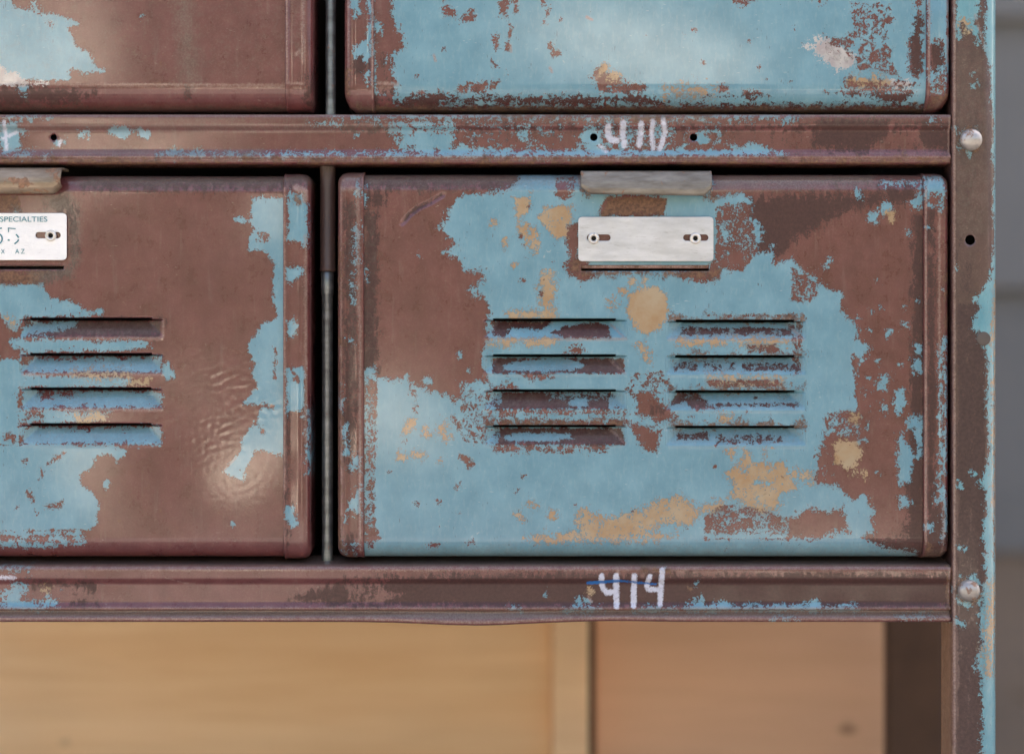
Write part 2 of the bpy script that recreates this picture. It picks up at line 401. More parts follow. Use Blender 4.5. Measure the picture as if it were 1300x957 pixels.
# paint of the top rail
P_top = {
 'blue': [('+', 1.2, [(0,158),(22,152),(26,190),(0,198)]), ('L', 1, 2, [(22,166),(30,168)]),
   ('+', 1.5, [(136,162),(160,160),(170,166),(163,173),(148,175),(138,170)]), ('+', 1.5, [(172,163),(190,165),(188,175),(178,176)]),
   ('+', 1.2, [(98,166),(112,166),(111,176),(99,175)]), ('L', 1, 3, [(72,182),(80,180)]),
   ('L', .6, 1.3, [(0,196),(60,197)]), ('L', .5, 1.6, [(10,147),(60,148)]),
   ('L', .6, 1.2, [(200,196),(330,197)]), ('L', .8, 2.0, [(325,197),(420,197)]), ('L', .7, 1.6, [(420,197),(760,197)]),
   ('z', 1.5, 14, [(488,150),(585,150),(580,198),(505,198),(488,170)]), ('z', -3, 10, [(580,150),(720,152),(720,190),(580,192)]),
   ('+', .7, [(505,178),(520,168),(530,160),(572,170),(575,186),(560,192),(520,190)]),
   ('+', .8, [(655,172),(672,160),(672,176),(658,182)]), ('+', .8, [(556,184),(700,192),(745,188),(775,182),(850,184),(960,186),(985,192),(1000,197),(760,199),(556,199)]),
   ('+', .8, [(738,168),(748,160),(765,165),(767,178),(758,188),(738,186),(733,176)]), ('+', .8, [(768,155),(775,150),(792,170),(806,178),(800,192),(775,190)]),
   ('z', -1.0, 6, [(760,150),(860,150),(865,196),(760,196)]), ('z', -3.5, 8, [(865,160),(925,160),(940,196),(865,196)]), ('+', 1, [(942,184),(958,180),(975,190),(960,196),(945,194)]),
   ('+', 1.2, [(880,178),(890,164),(915,165),(917,178),(905,175),(893,185)]), ('M', 1.5, 5, [(900,172),(906,173)]),
   ('+', 1, [(992,150),(1002,147),(1008,154),(995,156)]), ('L', .6, 2, [(1183,149),(1187,152)]), ('L', .4, 1, [(430,147),(1010,148)]),
   ('L', 1, 1.5, [(455,171)]), ('L', .8, 1, [(395,157),(430,159)])],
 'white': [('L', .8, 4, [(772,161),(772,170),(776,177.7),(783,178)]), ('L', .8, 3.6, [(791.4,156),(790.8,172),(793,184)]),
   ('L', .8, 3.5, [(814,157),(813.5,173),(812,184)]), ('L', .8, 3.0, [(829,154),(827.5,172),(830,188)]), ('L', .8, 3.3, [(842,153),(844.7,167),(841,181),(838,188)]),
   ('L', .7, 2.2, [(5,155),(7,190)]), ('L', .7, 2, [(2,176),(20,168)]), ('L', .7, 2, [(76,178),(74,184)]), ('L', .5, 2, [(762,186),(770,192)])],
 'bare_shine': [('L', .35, 1.2, [(-40,200.5),(1207,200.5)]), ('L', .45, 1.0, [(-40,145.5),(1207,145.5)]), ('L', .6, 1.5, [(804,147),(825,152)]), ('L', 1.2, 1.0, [(1205,148),(1205,200)])],
 'rust': [('L', .5, 2.2, [(805,149),(845,152)]), ('L', .4, 1.4, [(-40,206),(1207,206)]), ('L', .5, 3, [(818,186),(826,188)]), ('L', .5, 1.6, [(640,146),(900,146)])],
 'dark': [('z', -4, 10, R4(600,148,1207,200)), ('+', .6, [(1040,150),(1130,152),(1125,170),(1100,196),(1030,186)]), ('+', .5, [(1165,155),(1207,155),(1207,195),(1170,185)]), ('L', .5, 1.5, [(430,163),(1207,163)])],  # last stroke paints the shadow line under the step
 'dust': [('L', 1, 2.2, [(-40,162),(500,162)]), ('L', 1, 2.6, [(-40,194),(330,194)]), ('L', .6, 1.6, [(-40,146),(1207,146)])],
}
def rail_rows(t, m1, m2, low, bot):
    return prof([(t, 60), (t, 5), (t + .8, 1.5), (t + 2.5, .2), (t + 4, 0), (m1 - 3, 0), (m1 - 1, .8), (m1 + 3, 4.0), (m1 + 5, 4.6), (m2 - 6, 4.6), (m2 - 4, 3.6), (m2, .6), (m2 + 2, 0), (m2 + 3.5, .3), (low, 2.2), (bot - 3, 1.8), (bot - 1, 3.5), (bot, 7), (bot, 60)], 2)
cols = prof([(-120, 0), (-20, 0)], 10)[:-1] + [(x, 0) for x in fill([-20, 762, 850, 1207.5], 2)]
cols = [c for c in cols if not (738 < c[0] < 852)]
cols += [(x, 0) for x in fill([738.5, 852], 1.1)]; cols = sorted(set(cols))
grid('rail', cols, rail_rows(145, 162, 197, 202, 208.5), M_PAINT, rack, P_top, f=wobble(3, .35, 40), holes=[(67, 174, 4.2, 0), (754, 174, 4.8, 0), (881, 174, 4.8, 0)], solid=2.5)
P_bot = {
 'blue': [('+', .8, [(0,770),(0,752),(12,748),(22,740),(30,744),(30,762),(52,766),(60,752),(64,764),(74,755),(75,764),(68,772),(30,774)]),
   ('L', .5, 1.5, [(0,720),(35,721)]), ('+', .9, [(712,774),(733,768),(735,758),(740,768),(755,771),(768,776),(715,776)]), ('+', .9, [(806,776),(820,770),(850,772),(880,768),(891,757),(895,767),(915,767),(918,764),(930,768),(1000,768),(1038,764),(1046,772),(1060,771),(1085,768),(1090,774),(1100,776)]),
   ('L', 1, 1.6, [(648,772),(660,773)]), ('L', 1, 1.6, [(692,753)]), ('L', 1, 1.2, [(745,762),(750,766)]), ('L', .8, 1.2, [(883,742),(888,737)]), ('L', 1, 1.4, [(843,722)]), ('L', .7, 1.2, [(980,783),(1010,783)]), ('L', .7, 1.2, [(1140,783),(1190,782)])],
 'white': [('L', 1, 3.4, [(763.8,731),(763.8,738),(765.7,747),(770.6,752.6),(777.4,752)]), ('L', 1, 3.6, [(782.3,731),(782.9,770)]), ('L', 1, 3.5, [(805.3,731),(804.5,769)]),
   ('L', 1, 3.2, [(824.8,731.5),(821.7,742),(823,748),(834.6,748.7)]), ('L', 1, 3.3, [(840.8,723),(838.3,767)]), ('L', .6, 2, [(0,733),(18,733)])],
 'pen': [('L', 2, 2.1, [(746.6,740),(767,738.8)]), ('L', 2, 2.0, [(767,738.8),(784,737.2)]), ('L', 1.6, 1.3, [(784,737.2),(796,738)]), ('L', 1, 1.2, [(796,738),(806,739)]), ('L', 1.6, 1.4, [(806,739),(833,742)])],
 'tan': [('L', 1, 3.6, [(58,748)]), ('L', 1.2, 3.2, [(748,748),(749,752)])],
 'bare_shine': [('L', .4, 1.0, [(-40,722),(1207,722)]), ('L', .4, 1.0, [(-40,772.5),(1207,772.5)]), ('L', .7, 1.5, [(747,757),(751,764)]), ('L', .45, 1.1, [(-40,785),(1207,785)]), ('L', 1.1, .6, [(210,733),(232,740),(248,741)]), ('L', 1, 1.5, [(202,722)]), ('L', .5, 2, [(784,722),(785,728)]), ('L', 1.5, 1.3, [(1205,716),(1205,778)])],
 'rust': [('L', .7, 3, [(815,722),(850,724)]), ('L', 1.2, 3.2, [(877,747)]), ('L', .6, 1.4, [(1204,716),(1204,778)])],
 'dark': [('+', .7, [(372,760),(392,752),(420,742),(470,732),(700,728),(1207,728),(1207,772),(430,770)]), ('z', -1, 10, [(430,724),(520,730),(490,745),(530,752),(480,772),(440,772)]), ('+', .4, [(30,738),(120,742),(118,748),(30,744)]), ('L', .6, 2, [(90,766),(125,767)])],
 'dust': [('L', 2.5, 5.5, [(-40,714),(1207,714)]), ('L', 5, 4.2, [(-40,779),(1207,779)])],
}
def sag(X, Y):
    w = np.clip((Y - 773) / 12, 0, 1); return X, Y + w * (4.5 * np.exp(-((X - 603) / 85.0) ** 2) - 1.2 * np.exp(-((X - 780) / 60.0) ** 2))
rows_b = prof([(711, 70), (717, 6), (719, 2), (721, .3), (723, 0), (734, 0), (736, .8), (740, 4.0), (742, 4.6), (765, 4.6), (767, 3.6), (771, .6), (773, 0), (774.5, 3), (776, 7), (782, 2.5), (783.5, 1.0), (784.5, .6), (788, .6), (789.5, 3), (790, 8), (790, 60)], 2)
grid('rail', cols, rows_b, M_PAINT, rack, P_bot, f=wobble(8, .4, 35), warp=sag, solid=2.5)
# the right-hand post
P_post = {
 'blue': [('+', 1, [(1262,-60),(1253,0),(1251,30),(1247,60),(1256,80),(1259,100),(1258,130),(1263,150),(1262,200),(1266,230),(1262,262),(1266,300),(1263,330),(1256,355),(1247,368),(1238,378),(1242,392),(1236,408),(1234,416),(1242,424),(1250,445),(1254,460),(1252,500),(1255,560),(1253,590),(1246,604),(1240,612),(1250,622),(1252,650),(1248,668),(1246,676),(1250,700),(1252,730),(1247,745),(1245,770),(1240,785),(1243,800),(1246,820),(1240,835),(1236,846),(1244,858),(1246,900),(1244,960),(1246,1010),(1290,1010),(1290,-60)]),
   ('+', .9, [(1213,0),(1220,-10),(1240,-10),(1243,15),(1238,30),(1245,48),(1240,58),(1232,40),(1224,44),(1220,30),(1213,34)]), ('+', .8, [(1214,20),(1222,24),(1218,50),(1214,48)]),
   ('L', 1, 2.5, [(1236,109),(1238,106)]), ('L', .9, 3, [(1222,170),(1221,178),(1222,188),(1230,195)]), ('L', .9, 2.5, [(1222,170),(1228,164),(1236,164)]), ('L', 1, 2, [(1212,162)]),
   ('L', .9, 3, [(1214,748),(1217,762),(1230,766)]), ('L', .9, 2.5, [(1222,734),(1236,732),(1245,742),(1246,752),(1242,765)]), ('L', 1, 4, [(1212,786),(1220,792)]), ('L', 1.2, 2.2, [(1217,612),(1217,617)]), ('L', 1.2, 1.6, [(1230,599),(1237,602)]), ('L', 1.2, 1.6, [(1217,694),(1224,697)]), ('L', 1, 1.6, [(1213,340)]), ('L', 1, 1.6, [(1234,92),(1236,98)])],
 'tan': [('L', .8, 3, [(1223,30),(1226,40)]), ('L', .8, 2.5, [(1268,360),(1266,420),(1262,430)]), ('L', .5, 2.0, [(1267,440),(1270,700)]), ('L', .4, 3, [(1262,745),(1256,850)])],
 'bare_shine': [('L', .9, 1.4, [(1210.5,-50),(1210.5,1000)]), ('L', .5, .9, [(1237,20),(1250,62)]), ('L', .4, 2, [(1262,615),(1263,645)])],
 'dark': [('all', -2.5), ('z', -20, 12, [(1235,225),(1262,180),(1262,360),(1240,390),(1222,330),(1213,300),(1213,280)]), ('z', 4, 10, R4(1210,380,1256,1000))],
 'rust': [('L', .8, 1.4, [(1232+15*cos(a/4), 178+15*sin(a/4)) for a in range(26)]), ('L', .8, 1.2, [(1229+15*cos(a/4), 749+15*sin(a/4)) for a in range(26)]), ('L', .7, 1.6, [(1270,350),(1271,420)]), ('L', .6, 1.8, [(1268,500),(1270,880)])],
 'dust': [('z', -4, 10, R4(1212,60,1260,300))],
}
cols_p = prof([(1208, 60), (1208, 4), (1208.8, 0), (1210, -3), (1211.5, -4), (1213, -3.6), (1215, -3), (1243, -3), (1248, -2.4), (1252, -1.2), (1256, 1), (1260, 4), (1264, 9), (1267, 15), (1269.5, 23), (1270.5, 32), (1271, 90)], 2)
grid('post', cols_p, [(y, 0) for y in fill([-160, -60], 20)[:-1] + fill([-60, 1000], 2) + fill([1000, 1558], 40)[1:]], M_POST, rack, P_post, f=wobble(5, .5, 60), holes=[(1231, 305, 6.4, 0)], solid=2.5)
for (x, y, r) in ((1232, 178, 14), (1229, 749, 14)):
    pr = [(r, -1.5), (r * .98, -4.5), (r * .88, -7), (r * .7, -9.4), (r * .48, -11), (r * .24, -12), (.05, -12.3)]
    lathe('rivet', x, y, -1.5, pr, M_RIVET, rack)
lathe('plug', 1248, 430, -2.5, [(9, 1), (8.8, -.6), (8, -.9), (.05, -1.0)], plain('faded_plug', (.10, .08, .07), .5), rack)
# rods between the drawers
rod('divider_rod', 417.5, 6.6, 26, [(-140, 6.6), (144, 6.6)], M_ROD, rack)
rod('rod_sleeve', 413, 10, 34, [(209, 10), (338, 10), (340, 10.6), (343, 10.6), (344, 8)], M_SLEEVE, rack)
rod('divider_rod', 412.5, 7.4, 34, [(343, 7), (345, 8.4), (372, 8.4), (374, 7.2), (716, 7.2)], M_ROD, rack)
# inside of the rack: back, floor, ceiling, side; rear leg
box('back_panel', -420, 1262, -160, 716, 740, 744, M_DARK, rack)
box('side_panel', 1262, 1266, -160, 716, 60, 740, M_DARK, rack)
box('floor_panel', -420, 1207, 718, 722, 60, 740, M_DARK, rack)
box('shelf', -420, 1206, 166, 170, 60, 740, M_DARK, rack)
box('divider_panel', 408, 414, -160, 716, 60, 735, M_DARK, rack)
# rear leg of the same frame, seen out of focus under the bottom rail
box('rear_leg', 1262, 1350, 724, 1558, 700, 744, plain('rear_leg_brown', (.085, .045, .026), .9), rack, 3)

# ------------------------------------------------------------------ drawers
def band(drawer, xo, xi, y0, y1, paint, seed, Rx=14, RyT=24, RyB=26, ridge=True, ycoarse=None, Rc=14, name='edge_band'):
    """folded steel strip at the side of the drawer front; xo outer edge, xi inner edge"""
    s = 1 if xi > xo else -1
    w = abs(xi - xo)
    pr = [(0, 70), (0, 16), (.5, 11), (1.5, 7.5), (3, 4.5), (5, 2.2), (7.5, .8), (10, 0), (12, 0), (13.5, .5), (16, .7), (w - 9, .5), (w - 6, 0), (w - 4, -1.8), (w - 2.5, -2.2), (w - 1.2, -1.6), (w - .3, .3), (w, 3.5)]
    c = prof([(xo + s * a, d - 3.2) for a, d in pr], 1.6)
    if s < 0: c = c[::-1]
    rows = []
    top = edge_arc(y0, RyT, 1); bot = edge_arc(y1, RyB, -1)[::-1]
    rows = prof(top + bot, 2.4) if ycoarse is None else prof(top + bot, ycoarse)
    def warp(X, Y):
        a = np.abs(X - xo) / w
        k = np.zeros_like(X)
        dt = np.clip(Rc - (Y - y0), 0, Rc); db = np.clip(Rc - (y1 - Y), 0, Rc); dd = np.maximum(dt, db)
        sh = Rc - np.sqrt(np.maximum(Rc * Rc - dd * dd, 0))
        return X + s * sh * .75 * (1 - a), Y
    return grid(name, c, rows, M_PAINT, drawer, paint, f=wobble(seed, .5, 30), warp=warp, solid=2.0)
def face(drawer, x0, x1, y0, y1, RT, RB, paint, louv, seed, dx=2.0, kill=None, extra=None, fine=None, amp=1.1, size=120, holes=()):
    bx = sorted(set([x0, x1] + [v for L in louv for v in (L[0], L[0] + 12, L[1] - 14, L[1])] + list(fine or [])))
    by = [v for L in louv for v in (L[2] - 1.2, L[2] + 1.8, L[3])]
    lo, hi = -40, 1300
    X = []
    for a, b in zip(bx[:-1], bx[1:]):
        X += fill([a, b], dx if b > lo else 30)[:-1]
    X += [bx[-1]]
    top = edge_arc(y0, RT, 1); bot = edge_arc(y1, RB, -1)[::-1]
    mid = sorted(set([y0 + RT, y1 - RB] + by + [y for y in (extra or [])]))
    mid = [m for m in mid if y0 + RT <= m <= y1 - RB]
    rows = prof(top, 2)[:-1]
    ym = []
    for a, b in zip(mid[:-1], mid[1:]): ym += fill([a, b], dx if b > -60 else 30)[:-1]
    ym += [mid[-1]]
    rows += [(y, 0) for y in ym] + prof(bot, 2)[1:]
    ld = louvre_depth(louv, 15); wb = wobble(seed, amp, size)
    fs = [ld, wb] + list(kill[1] if kill else [])
    def f(X_, Y_):
        D = 0
        for q in fs: D = D + q(X_, Y_)
        return D
    def kl(fx, fy):
        k = np.zeros(fx.shape, bool)
        for L in louv: k |= (fx > L[0] + 12) & (fx < L[1] - 14) & (fy > L[2] - 1.2) & (fy < L[2] + 1.8)
        if kill:
            for (a, b, c, d) in kill[0]: k |= (fx > a) & (fx < c) & (fy > b) & (fy < d)
        return k
    def split(fx, fy, keep):
        out = []; rest = keep.copy()
        for L in louv:
            m = keep & (fx > L[0]) & (fx < L[1]) & (fy > L[2] + 1.8) & (fy < L[3])
            out.append(('louver', m)); rest &= ~m
        return [('front_panel', rest)] + out
    return grid('front_panel', [(x, 0) for x in X], rows, M_PAINT, drawer, paint, f=f, kill=kl, split=split, solid=2.2)
def body(drawer, x0, x1, y0, y1):
    return box('drawer_box', x0, x1, y0, y1, 24, 720, M_BODY, drawer, skip=('front', 'top'))

def pull(drawer, x0, x1, y0, pr, mat, yb, paint, bend=0):
    c = [(x, 0) for x in fill([x0, x1], 2)]
    H = pr[-1][0] - y0
    def warp(X, Y): return X, y0 + (Y - y0) * (yb(X) - y0) / (max(p[0] for p in pr) - y0)
    return grid('pull_handle', c, prof(pr, 1.6), mat, drawer, paint, f=wobble(31, .5, 40), warp=warp, solid=2.6)

def plate(drawer, x0, x1, y0, y1, d, mat, screws, R=5):
    rows = [(y, 0) for y in fill([y0, y1], 1)]; c = [(x, 0) for x in fill([x0, x1], 1)]
    def warp(X, Y):
        dy = np.maximum(np.clip(R - (Y - y0), 0, R), np.clip(R - (y1 - Y), 0, R)); sh = R - np.sqrt(np.maximum(R * R - dy * dy, 0))
        mx = (x0 + x1) / 2; h = (x1 - x0) / 2
        return mx + (X - mx) * (h - sh) / h, Y
    holes = [(hx, hy, 4.0, hl) for (hx, hy, hl, sx) in screws]
    o = grid('name_plate', c, rows, mat, drawer, None, f=lambda X, Y: X * 0 + d + wobble(12, .25, 30)(X, Y), warp=warp, holes=holes, solid=1.2)[0]
    return o
def screw(parent, x, y, d):
    prf = [(7.2, 1), (7.2, -.8), (6.6, -2.0), (5.4, -2.6), (4.0, -2.4), (3.2, -1.6), (2.9, -.2), (2.7, 2.2), (.05, 2.4)]
    o = lathe('screw', x, y, d, prf, M_SCREW, None)
    o.data.materials.append(M_HOLE)
    for p in o.data.polygons:
        if p.index >= 6 * 40: p.material_index = 1
    base = Vec(parent)
    return o
def Vec(o): return o

def attach(child, parent):
    """parent a mesh built in world space under a mesh part of a thing (the part's mesh is relative to the thing's base)"""
    child.parent = parent
    w = np.array(parent.parent['_w']) if parent.parent else np.zeros(3)
    me = child.data; n = len(me.vertices); co = np.empty(n * 3); me.vertices.foreach_get('co', co)
    co = co.reshape(-1, 3) - w; me.vertices.foreach_set('co', co.ravel()); me.update()

# ---- drawer A : lower right, fully seen
LA = [(614, 796, 405.5, 429), (614, 796, 451, 474), (614, 796, 495.5, 519), (614, 796, 540.5, 564),
      (846, 1023, 407, 429.5), (846, 1023, 452, 474.5), (846, 1023, 496.5, 519.5), (846, 1023, 541.5, 564.5)]
A = thing('basket_drawer', (wx(816), 0.2, wz(708)), 'brown and blue flaking steel drawer with a blank metal name plate, above the white 414', 'drawer', 'drawers in the locker frame')
blueA = [('+', 1.0, [(655,236),(640,243),(600,246),(583,249),(571,265),(566,282),(557,288),(568,300),(580,309),(563,321),(578,326),(587,333),(588,344),(610,344),(613,358),(594,367),(599,374),(616,378),(622,396),(618,404),(617,440),(613,449),(616,470),(620,482),(597,487),(592,500),(578,510),(566,500),(560,504),(554,496),(545,500),(537,494),(525,488),(514,478),(500,484),(478,481),(474,466),(462,468),(463,520),(463,600),(463,650),(468,672),(459,700),(455,712),
   (1000,712),(1165,712),(1165,702),(1132,697),(1112,690),(1095,683),(1112,674),(1103,659),(1112,648),(1100,630),(1077,633),(1068,618),(1037,613),(1039,580),(1045,557),(1048,531),(1070,525),(1092,525),(1089,501),(1092,484),(1086,463),(1106,440),(1095,458),(1106,441),(1087,430),(1091,419),(1076,402),(1065,386),(1073,374),(1045,363),(1031,350),(1020,347),(1006,327),(984,336),(979,319),(957,322),(962,311),(970,294),(948,269),(957,255),(944,248),(905,248),(905,216),(660,216)]),
  ('z', -1.5, 10, [(700,218),(735,218),(735,246),(715,262),(700,250)]),
  ('-', 1.1, [(771,252),(800,246),(847,252),(841,273),(800,276),(760,275),(762,264)]),
  ('-', 1.4, R4(738,290,903,314)), ('-', 1.2, [(722,285),(735,283),(735,325),(727,330),(719,310)]),
  ('-', 1.0, [(717,335),(735,326),(746,332),(745,346),(762,347),(752,353),(737,360),(720,345)]),
  ('-', 1.0, [(905,330),(912,333),(918,340),(917,352),(895,359),(880,354),(863,352),(866,345),(900,344)]),
  ('z', -1.5, 8, [(905,258),(950,250),(965,300),(962,330),(945,350),(905,346)]), ('L', 1.2, 3, [(915,285),(920,300)]),
  ('-', 1.0, [(920,265),(931,262),(926,281)]), ('-', 1.0, [(922,322),(939,316),(948,338),(925,342)]), ('-', .9, [(940,262),(957,258),(957,280),(946,280)]),
  ('+', 1.2, [(930,345),(985,338),(985,352),(940,356)]),
  # edge speckle
  ('z', -.5, 12, [(462,470),(484,480),(480,700),(462,700)]), ('-', 1, [(463,655),(480,676),(480,684),(468,694),(462,680)]),
  ('z', 1.5, 14, [(575,480),(640,480),(650,580),(590,560)]), ('-', 1.2, [(583,576),(592,580),(602,590),(595,594),(586,584)]),
  ('z', -1.0, 12, [(1000,330),(1045,360),(1040,395),(1000,385)]), ('+', 1, [(1020,380),(1060,385),(1060,440),(1020,400)]),
  ('z', -4.5, 14, [(1075,440),(1140,470),(1140,530),(1085,540)]), ('z', -1, 12, [(1040,520),(1100,520),(1095,560),(1045,560)]),
  ('z', -4, 12, [(1040,560),(1070,570),(1060,620),(1030,610)]),
  # between louvre groups
  ('-', .9, [(794,494),(822,488),(831,507),(850,516),(856,531),(836,534),(810,528),(809,507)]), ('-', .9, [(802,539),(840,545),(834,575),(819,570),(810,557)]), ('z', 0.5, 8, [(795,470),(850,468),(860,500),(800,505)]),
  # lower right brown
  ('-', .9, [(1000,660),(1027,645),(1050,650),(1071,642),(1078,674),(1051,676),(1057,683),(1001,684)]),
  ('z', -.6, 14, [(890,655),(912,635),(965,640),(1010,655),(1000,685),(890,682)]), ('z', -.2, 4, [(890,678),(1060,678),(1060,690),(890,690)]),
  # strips on the right
  ('+', 1.2, [(1135,496),(1147,494),(1151,513),(1141,529),(1135,513)]), ('+', 1, [(1147,531),(1171,527),(1171,580),(1165,580),(1160,545),(1150,545)]),
  ('+', 1, [(1141,545),(1152,560),(1160,575),(1154,610),(1143,614),(1140,580)]), ('+', 1, [(1143,628),(1158,638),(1144,645)]), ('+', 1, [(1161,438),(1171,436),(1169,449),(1162,448)]), ('+', 1, [(1158,457),(1171,455),(1170,473),(1160,473)]),
  ('+', 1, [(1118,475),(1128,480),(1126,498),(1117,492)]), ('+', .9, [(1120,276),(1130,270),(1137,270),(1132,256),(1120,257),(1117,262)]), ('+', 1, [(1103,272),(1114,270),(1112,282),(1101,280)]), ('L', 1, 2.5, [(1088,243),(1091,249)]), ('L', .8, 2.4, [(1122,233),(1170,233)]), ('+', 1, [(1154,258),(1163,254),(1164,243),(1171,240),(1171,262),(1158,266)]), ('L', 1, 1.8, [(1153,297)]),
  ('L', .9, 2.2, [(1045,340),(1055,328)]), ('L', 1, 1.8, [(1114,357)]), ('L', 1.2, 2, [(981,312)]), ('L', 1, 1.6, [(1164,382)]), ('L', 1, 2, [(1148,410),(1149,414)]), ('L', .9, 2, [(1127,425),(1131,420)]),
  ('L', 1, 1.6, [(532,324)]), ('L', 1.3, 3, [(583,448),(585,452)]), ('L', 1.3, 2.6, [(594,470)]), ('L', 1.2, 3, [(540,483),(546,483)]), ('L', .8, 1.6, [(630,242)]), ('L', .8, 1.6, [(464,345),(465,355)]), ('L', .8, 1.2, [(463,235),(464,262)]),
 ] 
# louvre-slope paint
blueA += [('-', 2.0, [(700,422),(721,413),(750,409),(772,412),(777,429),(721,430)]), ('-', 1.8, [(624,408),(700,408),(690,418),(650,416),(640,428),(626,424)]),
  ('-', 2.2, [(624,455),(793,455),(793,474),(626,474)]), ('+', 2.0, [(637,465),(650,460),(690,455),(725,456),(746,462),(735,469),(700,472),(642,471)]), ('+', 1, [(617,455),(625,457),(627,472),(616,474)]),
  ('-', 2.2, [(636,498),(776,498),(772,519),(626,520),(637,510)]), ('+', 2, [(721,509),(730,505),(747,504),(745,516),(724,516)]), ('L', .6, 1.5, [(700,501),(770,501)]),
  ('-', 2.2, [(631,544),(790,544),(793,565),(628,565),(636,553)]), ('+', 2.2, [(640,553),(668,549),(724,551),(727,557),(700,560),(642,561)]),
  ('-', .8, [(716,449),(730,437),(742,443),(738,449)]), ('M', .8, 2, [(664,477),(700,478)]), ('-', .9, [(619,496),(648,484),(656,496)]), ('M', .7, 2, [(620,522),(790,523)]), ('M', .7, 2.5, [(620,537),(792,538)]), ('M', .8, 2.8, [(627,568),(765,569)]),
  # right group
  ('z', -2.2, 1.5, [(862,411),(1010,411),(1018,430),(858,430)]), ('z', -1.2, 1.5, [(893,394),(1012,394),(1020,407),(893,407)]), ('z', -1.5, 1.5, [(940,434),(985,432),(1005,452),(900,452),(945,446)]),
  ('z', -.8, 1.5, [(852,455),(890,455),(890,475),(852,475)]), ('z', -1.2, 1.5, [(940,456),(1012,456),(1018,475),(940,475)]), ('z', 1.2, 1.5, [(890,455),(940,455),(940,475),(890,475)]), ('z', -1.5, 1.5, [(885,478),(990,478),(1010,496),(900,496)]),
  ('-', 1, [(862,499),(885,500),(905,516),(908,519),(885,520),(870,510),(850,516)]), ('z', -1.4, 1.5, [(905,508),(1020,506),(1018,521),(905,521)]), ('z', -2, 1.5, [(870,536),(1000,535),(1020,541),(850,541)]),
  ('z', -2.5, 1.5, [(855,545),(905,545),(905,564),(855,564)]), ('z', 0, 1.5, [(905,548),(1000,548),(1000,568),(905,568)]),
  ('z', -.3, 1.5, [(1000,408),(1023,408),(1023,480),(1005,480)]), ('L', 1, 5, [(1012,500),(1018,515)]), ('L', 1, 5, [(1010,550),(1018,556)])]
